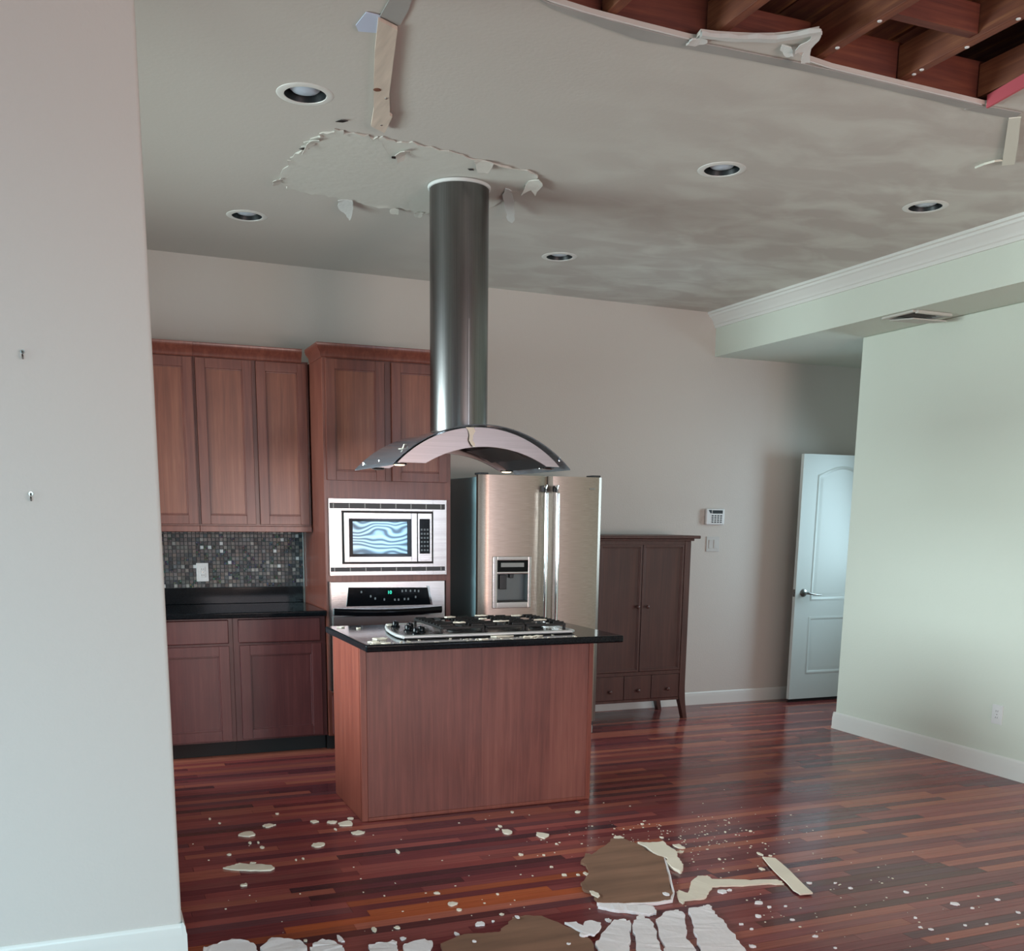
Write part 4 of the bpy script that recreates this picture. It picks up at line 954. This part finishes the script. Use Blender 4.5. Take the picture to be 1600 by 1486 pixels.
# range hood
HC, HY = 1.805, 4.70
t = thing('range_hood', 'arched stainless range hood with glass canopy and round duct over the island', 'range hood', (HC, 5.05, 1.70))
def arc(x0, x1, z0, sag, n=28):
    c = (x1-x0)/2; R = (c*c+sag*sag)/(2*sag); xm = (x0+x1)/2; zc_ = z0+sag-R; a = math.asin(c/R)
    return [(xm+R*math.sin(-a+2*a*k/n), zc_+R*math.cos(-a+2*a*k/n)) for k in range(n+1)]
ga = arc(1.350, 2.262, 1.738, .196)
m = MB(); m.sheet([[(x, y, z) for x, z in ga] for y in (HY-.004, HY+.2, HY+.45, HY+.700)], .005, (0, 0, 1))
obj('glass_canopy', m, GLASS, t, smooth=50)
oa = arc(1.378, 2.205, 1.752, .172); ia = arc(1.515, 2.135, 1.752, .084)
band = oa+ia[::-1]
obj('front_band', MB().prism(band, 'y', HY, HY+.012), HOODST, t, smooth=30)
obj('rear_band', MB().prism(band, 'y', HY+.62, HY+.632), HOODST, t, smooth=30)
ua = arc(1.400, 2.185, 1.754, .125)
m = MB(); m.sheet([[(x, y, z) for x, z in ua] for y in (HY+.013, HY+.3, HY+.619)], .006, (0, 0, 1))
obj('underside_panel', m, DGREY, t, smooth=50)
for k in (-1, 0, 1):
    sh = MB(); pts = [q for q in arc(1.46, 2.125, 1.752, .106) if abs(q[0]-(HC-.012+k*.2)) < .085]
    sh.sheet([[(x, y, z) for x, z in pts] for y in (HY+.08, HY+.55)], .004, (0, 0, 1))
    obj('grease_filter', sh, steel('filter_mesh%d' % (k+1), (120, 122, 124), .4, 'x', .4), t, smooth=50)
for x, y in ((1.400, HY+.045), (1.44, HY+.57), (2.115, HY+.47), (2.165, HY+.06)):
    lit = (x < 1.41) or (2.1 < x < 2.12)
    l = obj('lamp_housing', MB().lathe([(.034,.0),(.036,-.006),(.030,-.008),(.028,-.004)], (x, y, 1.750), n=24), CHROME, t, smooth=40)
    obj('lamp', MB().lathe([(.001,-.011),(.018,-.010),(.027,-.006),(.027,-.002)], (x, y, 1.749), n=24), LAMP if lit else GREYP, l, smooth=50)
for x, y in ((2.215, HY+.03), (2.235, HY+.30), (1.385, HY+.33), (1.375, HY+.60)):
    zz = min(ga, key=lambda q: abs(q[0]-x))[1]
    obj('glass_bolt', MB().lathe([(.009,-.010),(.010,-.006),(.010,.012),(.001,.014)], (x, y, zz), n=14), CHROME, t, smooth=40)
DCX, DCY, DR = 1.822, 5.105, .146
zc_ = cz(DCX)
m = MB().lathe([(DR, 1.915), (DR, 2.50), (DR, zc_-.012)], (DCX, DCY, 0), n=64, caps=False)
m.lathe([(DR-.002, zc_-.012), (DR-.002, 1.915)], (DCX, DCY, 0), n=64, caps=False)
du = obj('duct', m, STEELV, t, smooth=30)
obj('duct_seam', MB().box(DCX-.0015, DCX+.0015, DCY-DR-.0012, DCY-DR+.001, 1.93, 2.46), STEEL, du)
obj('duct_foot', MB().lathe([(DR+.004, 1.900), (DR+.004, 1.925), (DR+.001, 1.930), (DR+.0005, 1.925), (DR+.0005, 1.900)], (DCX, DCY, 0), n=48, caps=False), STEEL, t, smooth=30)
obj('ceiling_collar', MB().lathe([(DR+.001, zc_-.020), (DR+.007, zc_-.018), (DR+.009, zc_-.006), (DR+.001, zc_-.006)], (DCX, DCY, 0), n=48, caps=False), TORN, t, smooth=40, label='white caulked ring where the duct meets the ceiling')
# strip of torn plaster stuck on the front band
g = [[(1.728+dx, HY-.001-.003*k, z) for dx in (-a, 0, a)] for k, (z, a) in enumerate(((1.922,.020),(1.905,.017),(1.885,.009),(1.862,.009),(1.845,.010),(1.832,.003)))]
m = MB(); m.sheet(g, .003, (0, -1, 0))
for v in m.bm.verts: v.co.x += .006*math.sin(v.co.z*90)+(.06-(v.co.z-1.83)*.4)*.25; v.co.y = min(v.co.y, HY-.001)
obj('torn_strip', m, CREAM, None, label='cream strip of torn plaster stuck on the hood band', cat='plaster strip', smooth=60)
m = flat_poly(chip_poly(1.44, 4.83, .022, .010, 5), 1.80, .004, .002, 5)
for v in m.bm.verts: v.co.z = v.co.z-1.80+min(ga, key=lambda q: abs(q[0]-v.co.x))[1]+.008
obj('plaster_chip', m, CREAM, None, label='small cream chip resting on the hood glass at left', cat='plaster chip')
# ================================================================= DEBRIS ON THE FLOOR
PD = {
'brown':[(2.242, 4.116), (2.299, 4.095), (2.322, 3.997), (2.314, 3.866), (2.337, 3.792), (2.232, 3.583), (2.148, 3.414), (2.096, 3.339), (2.028, 3.337), (1.9, 3.367), (1.803, 3.412), (1.839, 3.51), (1.818, 3.556), (1.839, 3.627), (1.923, 3.719), (1.965, 3.834), (1.954, 3.86), (2.033, 3.97), (2.05, 3.94), (2.194, 4.057)],
'cream':[(2.336, 4.03), (2.383, 4.0), (2.452, 4.0), (2.439, 3.892), (2.43, 3.835), (2.397, 3.788), (2.38, 3.714), (2.347, 3.648), (2.307, 3.609), (2.31, 3.706), (2.345, 3.79), (2.327, 3.829), (2.332, 3.876)],
'white_under':[(1.8, 3.403), (1.903, 3.361), (1.957, 3.330), (1.995, 3.304), (1.973, 3.242), (1.941, 3.237), (1.876, 3.296), (1.825, 3.332), (1.795, 3.37)],
'zig':[(2.192, 3.436), (2.21, 3.391), (2.293, 3.498), (2.36, 3.553), (2.401, 3.542), (2.398, 3.501), (2.489, 3.457), (2.562, 3.423), (2.649, 3.397), (2.659, 3.375), (2.645, 3.337), (2.588, 3.369), (2.469, 3.383), (2.381, 3.415), (2.344, 3.419), (2.29, 3.361), (2.237, 3.314), (2.155, 3.326), (2.124, 3.296), (2.132, 3.337), (2.171, 3.413)],
'diag':[(2.765, 3.652), (2.809, 3.617), (2.764, 3.45), (2.698, 3.248), (2.683, 3.199), (2.626, 3.207), (2.63, 3.254), (2.667, 3.363), (2.705, 3.493)],
'A':[(1.623, 3.069), (1.7, 3.147), (1.78, 3.222), (1.821, 3.223), (1.830, 3.192), (1.771, 3.089), (1.696, 2.954), (1.593, 2.979)],
'B':[(1.835, 3.178), (1.906, 3.25), (1.9, 3.202), (1.908, 3.157), (1.862, 3.055), (1.813, 2.938), (1.776, 2.881), (1.705, 2.916), (1.778, 3.059)],
'C':[(1.929, 3.174), (2.008, 3.229), (2.063, 3.226), (2.066, 3.19), (2.007, 3.079), (1.949, 2.991), (1.925, 2.896), (1.885, 2.812), (1.788, 2.852), (1.845, 2.972)],
'Dd':[(2.107, 3.227), (2.15, 3.225), (2.198, 3.22), (2.186, 3.18), (2.176, 3.132), (2.157, 3.039), (2.122, 2.926), (2.091, 2.833), (2.057, 2.747), (1.901, 2.806), (1.964, 2.927), (2.000, 3.005), (2.045, 3.094)],
'bl1':[(0.308, 3.514), (0.327, 3.522), (0.366, 3.54), (0.413, 3.564), (0.464, 3.52), (0.484, 3.468), (0.474, 3.408), (0.417, 3.369), (0.316, 3.423)],
'bl2':[(0.495, 3.445), (0.547, 3.522), (0.587, 3.495), (0.635, 3.472), (0.648, 3.407), (0.633, 3.317), (0.541, 3.307), (0.490, 3.374)],
'bl3':[(0.658, 3.384), (0.682, 3.421), (0.713, 3.443), (0.741, 3.423), (0.762, 3.374), (0.769, 3.34), (0.742, 3.261), (0.662, 3.278)],
'bl4':[(0.853, 3.331), (0.886, 3.344), (0.924, 3.338), (0.955, 3.342), (0.950, 3.292), (0.924, 3.224), (0.839, 3.241)],
'bl5':[(0.968, 3.29), (1.008, 3.306), (1.057, 3.313), (1.077, 3.289), (1.047, 3.209), (0.955, 3.183)],
'brown2':[(1.098, 3.252), (1.203, 3.303), (1.276, 3.287), (1.33, 3.278), (1.375, 3.321), (1.431, 3.386), (1.484, 3.391), (1.542, 3.363), (1.581, 3.255), (1.611, 3.173), (1.612, 3.083), (1.580, 2.994), (1.522, 2.902), (1.049, 3.031)],
'wm':[(1.586, 3.254), (1.63, 3.243), (1.638, 3.198), (1.662, 3.237), (1.69, 3.233), (1.712, 3.206), (1.689, 3.160), (1.639, 3.113), (1.622, 3.125), (1.600, 3.118), (1.590, 3.140), (1.61, 3.152)],
'streak':[(0.479, 4.359), (0.52, 4.376), (0.554, 4.396), (0.603, 4.362), (0.679, 4.325), (0.687, 4.282), (0.664, 4.261), (0.584, 4.286), (0.521, 4.321)]}
def debris(key, name, lab, cat, mat, z=.0008, th=.012, jit=.004, sub=4, zj=.002, group=None, warp=0.0):
    m = flat_poly(PD[key], z, th, jit, hash_(key), sub, zj)
    if warp:
        for v in m.bm.verts: v.co.z += warp*(.5+.5*math.sin(v.co.x*9+v.co.y*7))
    return obj(name, m, mat, None, label=lab, cat=cat, group=group)
def hash_(s): return sum(ord(c)*(i+3) for i, c in enumerate(s))
b = debris('brown', 'ceiling_board_piece', 'large brown-backed slab of broken ceiling board on the floor', 'ceiling board', PAPER, .004, .011, .005, 4, .001)
m = flat_poly([(2.029,3.326),(1.9,3.356),(1.806,3.404),(1.803,3.412),(1.9,3.368),(2.028,3.338),(2.096,3.340),(2.148,3.414),(2.232,3.583),(2.335,3.792),(2.341,3.790),(2.242,3.578),(2.156,3.408),(2.10,3.330)], .0015, .012, .001, 8, 3)
obj('gypsum_edge', m, GYPS, b)
debris('cream', 'ceiling_board_piece', 'ragged cream piece of board beside the big brown slab', 'ceiling board', CREAM, .0008, .013, .006, 4, .002)
debris('white_under', 'ceiling_board_piece', 'crumpled white strip of board under the brown slab front edge', 'ceiling board', GYPS, .0008, .010, .006, 4, .004)
debris('zig', 'plaster_strip', 'zigzag cream strip of torn plaster lying right of the brown slab', 'plaster strip', CREAM, .0008, .005, .004, 4, .002)
debris('diag', 'plaster_strip', 'straight cream board strip lying slantwise at end of zigzag strip', 'plaster strip', CREAM, .0068, .005, .002, 3, .001)
debris('streak', 'plaster_strip', 'long thin cream plaster strip on floor near the left wall', 'plaster strip', CREAM, .0008, .005, .003, 4, .003)
for k, lab in (('A', 'white gypsum slab, first from the left in the white row below the brown slab'), ('B', 'white gypsum slab, second from the left in the white row'), ('C', 'white gypsum slab, third from the left in the white row'), ('Dd', 'white gypsum slab at the right end of the white row')):
    s = debris(k, 'gypsum_slab', lab, 'gypsum slab', GYPS, .0008, .013, .006, 5, .004, 'white gypsum slabs at the front')
for k, lab in (('bl1', 'white plaster slab nearest the near wall baseboard'), ('bl2', 'cream plaster slab, second along the bottom from the near wall'), ('bl3', 'cream plaster slab, third along the bottom from the near wall'), ('bl4', 'smaller cream slab just left of the lower brown board'), ('bl5', 'ragged white slab touching the lower brown board at its left')):
    debris(k, 'gypsum_slab', lab, 'gypsum slab', GYPS, .0008, .010, .005, 4, .004, 'white slabs along the bottom')
debris('brown2', 'ceiling_board_piece', 'brown-backed board slab lying lowest in front, cut off below', 'ceiling board', PAPER, .0008, .012, .005, 4, .001)
m = flat_poly(PD['wm'], .0145, .007, .004, 12, 3, .003); obj('ceiling_board_piece', m, GYPS, None, label='small torn white board piece on the corner of lower brown slab', cat='ceiling board')
CH = [(0.651, 4.805, 0.053, 0.052), (0.767, 4.916, 0.034, 0.03), (0.995, 4.907, 0.025, 0.028), (1.072, 4.869, 0.028, 0.031), (1.128, 4.816, 0.04, 0.054), (1.175, 4.898, 0.018, 0.025), (1.151, 4.652, 0.035, 0.035), (0.937, 4.534, 0.035, 0.04), (0.61, 4.385, 0.019, 0.014), (0.534, 4.123, 0.022, 0.017), (0.53, 4.539, 0.012, 0.015), (1.25, 4.314, 0.01, 0.039), (0.779, 3.443, 0.014, 0.041), (0.658, 3.472, 0.009, 0.015), (0.916, 3.483, 0.013, 0.03), (1.0, 3.471, 0.013, 0.017), (0.99, 3.364, 0.014, 0.015), (1.273, 3.623, 0.023, 0.027), (1.275, 3.555, 0.013, 0.015), (1.253, 3.756, 0.014, 0.016), (0.642, 4.677, 0.009, 0.022), (0.678, 4.669, 0.006, 0.016), (0.684, 4.591, 0.012, 0.021), (0.512, 5.133, 0.007, 0.019), (0.547, 5.038, 0.007, 0.019), (0.827, 4.369, 0.006, 0.015), (0.796, 4.362, 0.005, 0.012), (0.842, 5.11, 0.013, 0.013), (1.061, 4.746, 0.006, 0.018), (1.835, 4.415, 0.029, 0.058), (1.836, 4.519, 0.012, 0.024), (1.804, 4.478, 0.011, 0.016), (1.968, 4.305, 0.037, 0.066), (1.761, 4.084, 0.012, 0.023), (1.83, 3.772, 0.011, 0.021), (1.926, 3.747, 0.01, 0.045), (1.831, 3.482, 0.017, 0.056), (1.3, 3.392, 0.023, 0.026), (1.443, 3.369, 0.01, 0.021), (1.559, 3.325, 0.008, 0.012), (1.77, 3.253, 0.013, 0.024), (1.187, 3.338, 0.011, 0.022), (1.479, 3.659, 0.009, 0.011), (1.414, 3.453, 0.009, 0.015), (1.212, 3.215, 0.008, 0.01), (1.518, 3.077, 0.008, 0.008), (1.357, 3.401, 0.006, 0.009), (1.822, 3.884, 0.009, 0.012), (1.981, 4.169, 0.008, 0.011), (1.857, 4.04, 0.008, 0.011), (1.888, 3.75, 0.008, 0.012), (2.296, 4.145, 0.029, 0.038), (2.502, 3.931, 0.023, 0.048), (2.465, 3.865, 0.022, 0.019), (2.352, 3.361, 0.027, 0.023), (2.394, 3.365, 0.013, 0.016), (2.423, 3.204, 0.025, 0.022), (2.434, 3.154, 0.01, 0.012), (2.5, 3.137, 0.009, 0.01), (2.337, 3.089, 0.014, 0.019), (2.226, 3.046, 0.011, 0.011), (2.237, 2.993, 0.009, 0.009), (2.438, 3.013, 0.01, 0.011), (2.417, 2.852, 0.012, 0.009), (2.577, 3.714, 0.007, 0.014), (2.677, 3.537, 0.011, 0.026), (2.759, 3.319, 0.014, 0.016), (2.497, 4.082, 0.01, 0.016), (2.52, 4.307, 0.01, 0.014), (2.793, 3.713, 0.009, 0.033), (2.824, 3.673, 0.009, 0.012), (2.964, 4.02, 0.01, 0.013), (2.836, 4.05, 0.006, 0.011), (2.099, 3.381, 0.014, 0.021), (2.206, 3.243, 0.019, 0.017), (2.143, 2.858, 0.015, 0.017), (3.069, 3.091, 0.012, 0.017), (3.158, 2.916, 0.019, 0.024), (3.36, 2.893, 0.011, 0.012), (3.189, 2.858, 0.009, 0.01), (3.323, 2.759, 0.009, 0.012), (3.023, 2.735, 0.006, 0.009), (3.111, 2.716, 0.009, 0.007), (2.899, 2.86, 0.008, 0.009), (2.847, 2.781, 0.009, 0.008), (2.87, 2.75, 0.011, 0.011), (2.417, 2.851, 0.012, 0.01), (2.866, 3.281, 0.009, 0.008), (2.882, 3.208, 0.011, 0.012), (2.416, 2.741, 0.007, 0.008), (2.859, 2.659, 0.006, 0.006), (2.308, 4.61, 0.018, 0.021), (1.986, 4.724, 0.01, 0.02)]
used = {}
MARKS = [((1.216,4.82),'the left front corner of the island'), ((1.85,4.78),'the middle of the island front'), ((2.44,4.78),'the right front corner of the island'), ((0.3,3.6),'the near wall baseboard'), ((0.58,4.32),'the long thin cream strip'), ((0.95,3.9),'the open floor before the base cabinets'), ((1.25,3.62),'the bright orange floor boards'), ((0.9,3.35),'the row of slabs along the bottom'), ((1.45,3.3),'the lower brown board'), ((2.05,3.75),'the big brown slab'), ((2.42,3.85),'the ragged cream piece'), ((1.7,3.2),'the small torn white board piece'), ((2.35,3.45),'the zigzag strip'), ((2.72,3.43),'the slanting cream strip'), ((2.1,3.0),'the white slab row'), ((3.1,3.0),'the bare floor at lower right'), ((2.75,4.2),'the dusty patch on the floor'), ((0.5,5.1),'the left base cabinets')]
def inside(p, poly):
    c = False; j = len(poly)-1
    for i in range(len(poly)):
        (xi, yi), (xj, yj) = poly[i], poly[j]
        if (yi > p[1]) != (yj > p[1]) and p[0] < (xj-xi)*(p[1]-yi)/(yj-yi)+xi: c = not c
        j = i
    return c
DIRS = ('right of', 'beyond', 'left of', 'in front of')
for i, (x, y, rx, ry) in enumerate(CH):
    rx = max(rx*.95, .006); ry = max(ry*.85, .006); z = .0006; on = None
    for k in PD:
        if inside((x, y), PD[k]): z = max(z, .0175 if k in ('brown', 'brown2') else .022); on = k
    mk = min(MARKS, key=lambda q: math.hypot(q[0][0]-x, q[0][1]-y))
    a = math.atan2(y-mk[0][1], x-mk[0][0]); dr = DIRS[int(round(a/(pi/2))) % 4]
    s = max(rx, ry); sz = 'tiny' if s < .012 else 'very small' if s < .018 else 'small' if s < .028 else 'medium' if s < .045 else 'larger'
    shape = 'thin flat' if ry > 2.2*rx or rx > 2.2*ry else ('angular' if i % 2 else 'rounded')
    if on in ('brown', 'brown2'): dr = 'resting on'; mk = (0, 'the big brown slab' if on == 'brown' else 'the lower brown board')
    colr = 'white' if y < 3.45 else 'cream'
    lab = '%s %s %s plaster chip %s %s' % (sz, shape, colr, dr, mk[1])
    if lab in used: lab = lab.replace('plaster chip', 'nearer plaster chip' if used[lab] > y else 'farther plaster chip')
    c = 0
    while lab in used and c < 3: lab = lab.replace('plaster', ('flaked', 'crumbling', 'broken')[c]); c += 1
    used[lab] = y
    th = .003+.05*min(rx, .04)
    obj('plaster_chip', flat_poly(chip_poly(x, y, rx, ry, 300+i), z, th, .12*rx, i, 2, th*.5), GYPS if y < 3.45 else CREAM, None, label=lab, cat='plaster chip', group='plaster chips on the floor')
m = MB(); rr = random.Random(99)
for i in range(430):
    r = rr.random()
    if r < .35: x, y = rr.gauss(2.55, .28), rr.gauss(4.05, .16)
    elif r < .7: x, y = rr.gauss(2.3, .6), rr.gauss(3.4, .4)
    else: x, y = rr.uniform(.35, 3.4), rr.uniform(2.6, 4.9)
    if x < .3 or y > 4.78 or any(inside((x+dx, y+dy), PD[k]) for k in PD for dx in (-.02, .02) for dy in (-.02, .02)): continue
    s = rr.uniform(.0008, .003); m.box(x-s*rr.uniform(.8, 2), x+s, y-s, y+s*rr.uniform(.8, 2), .0002, .0002+s*.8)
obj('plaster_crumbs', m, CREAM, None, label='scattered fine plaster crumbs over the front of the floor', cat='debris', kind='stuff')
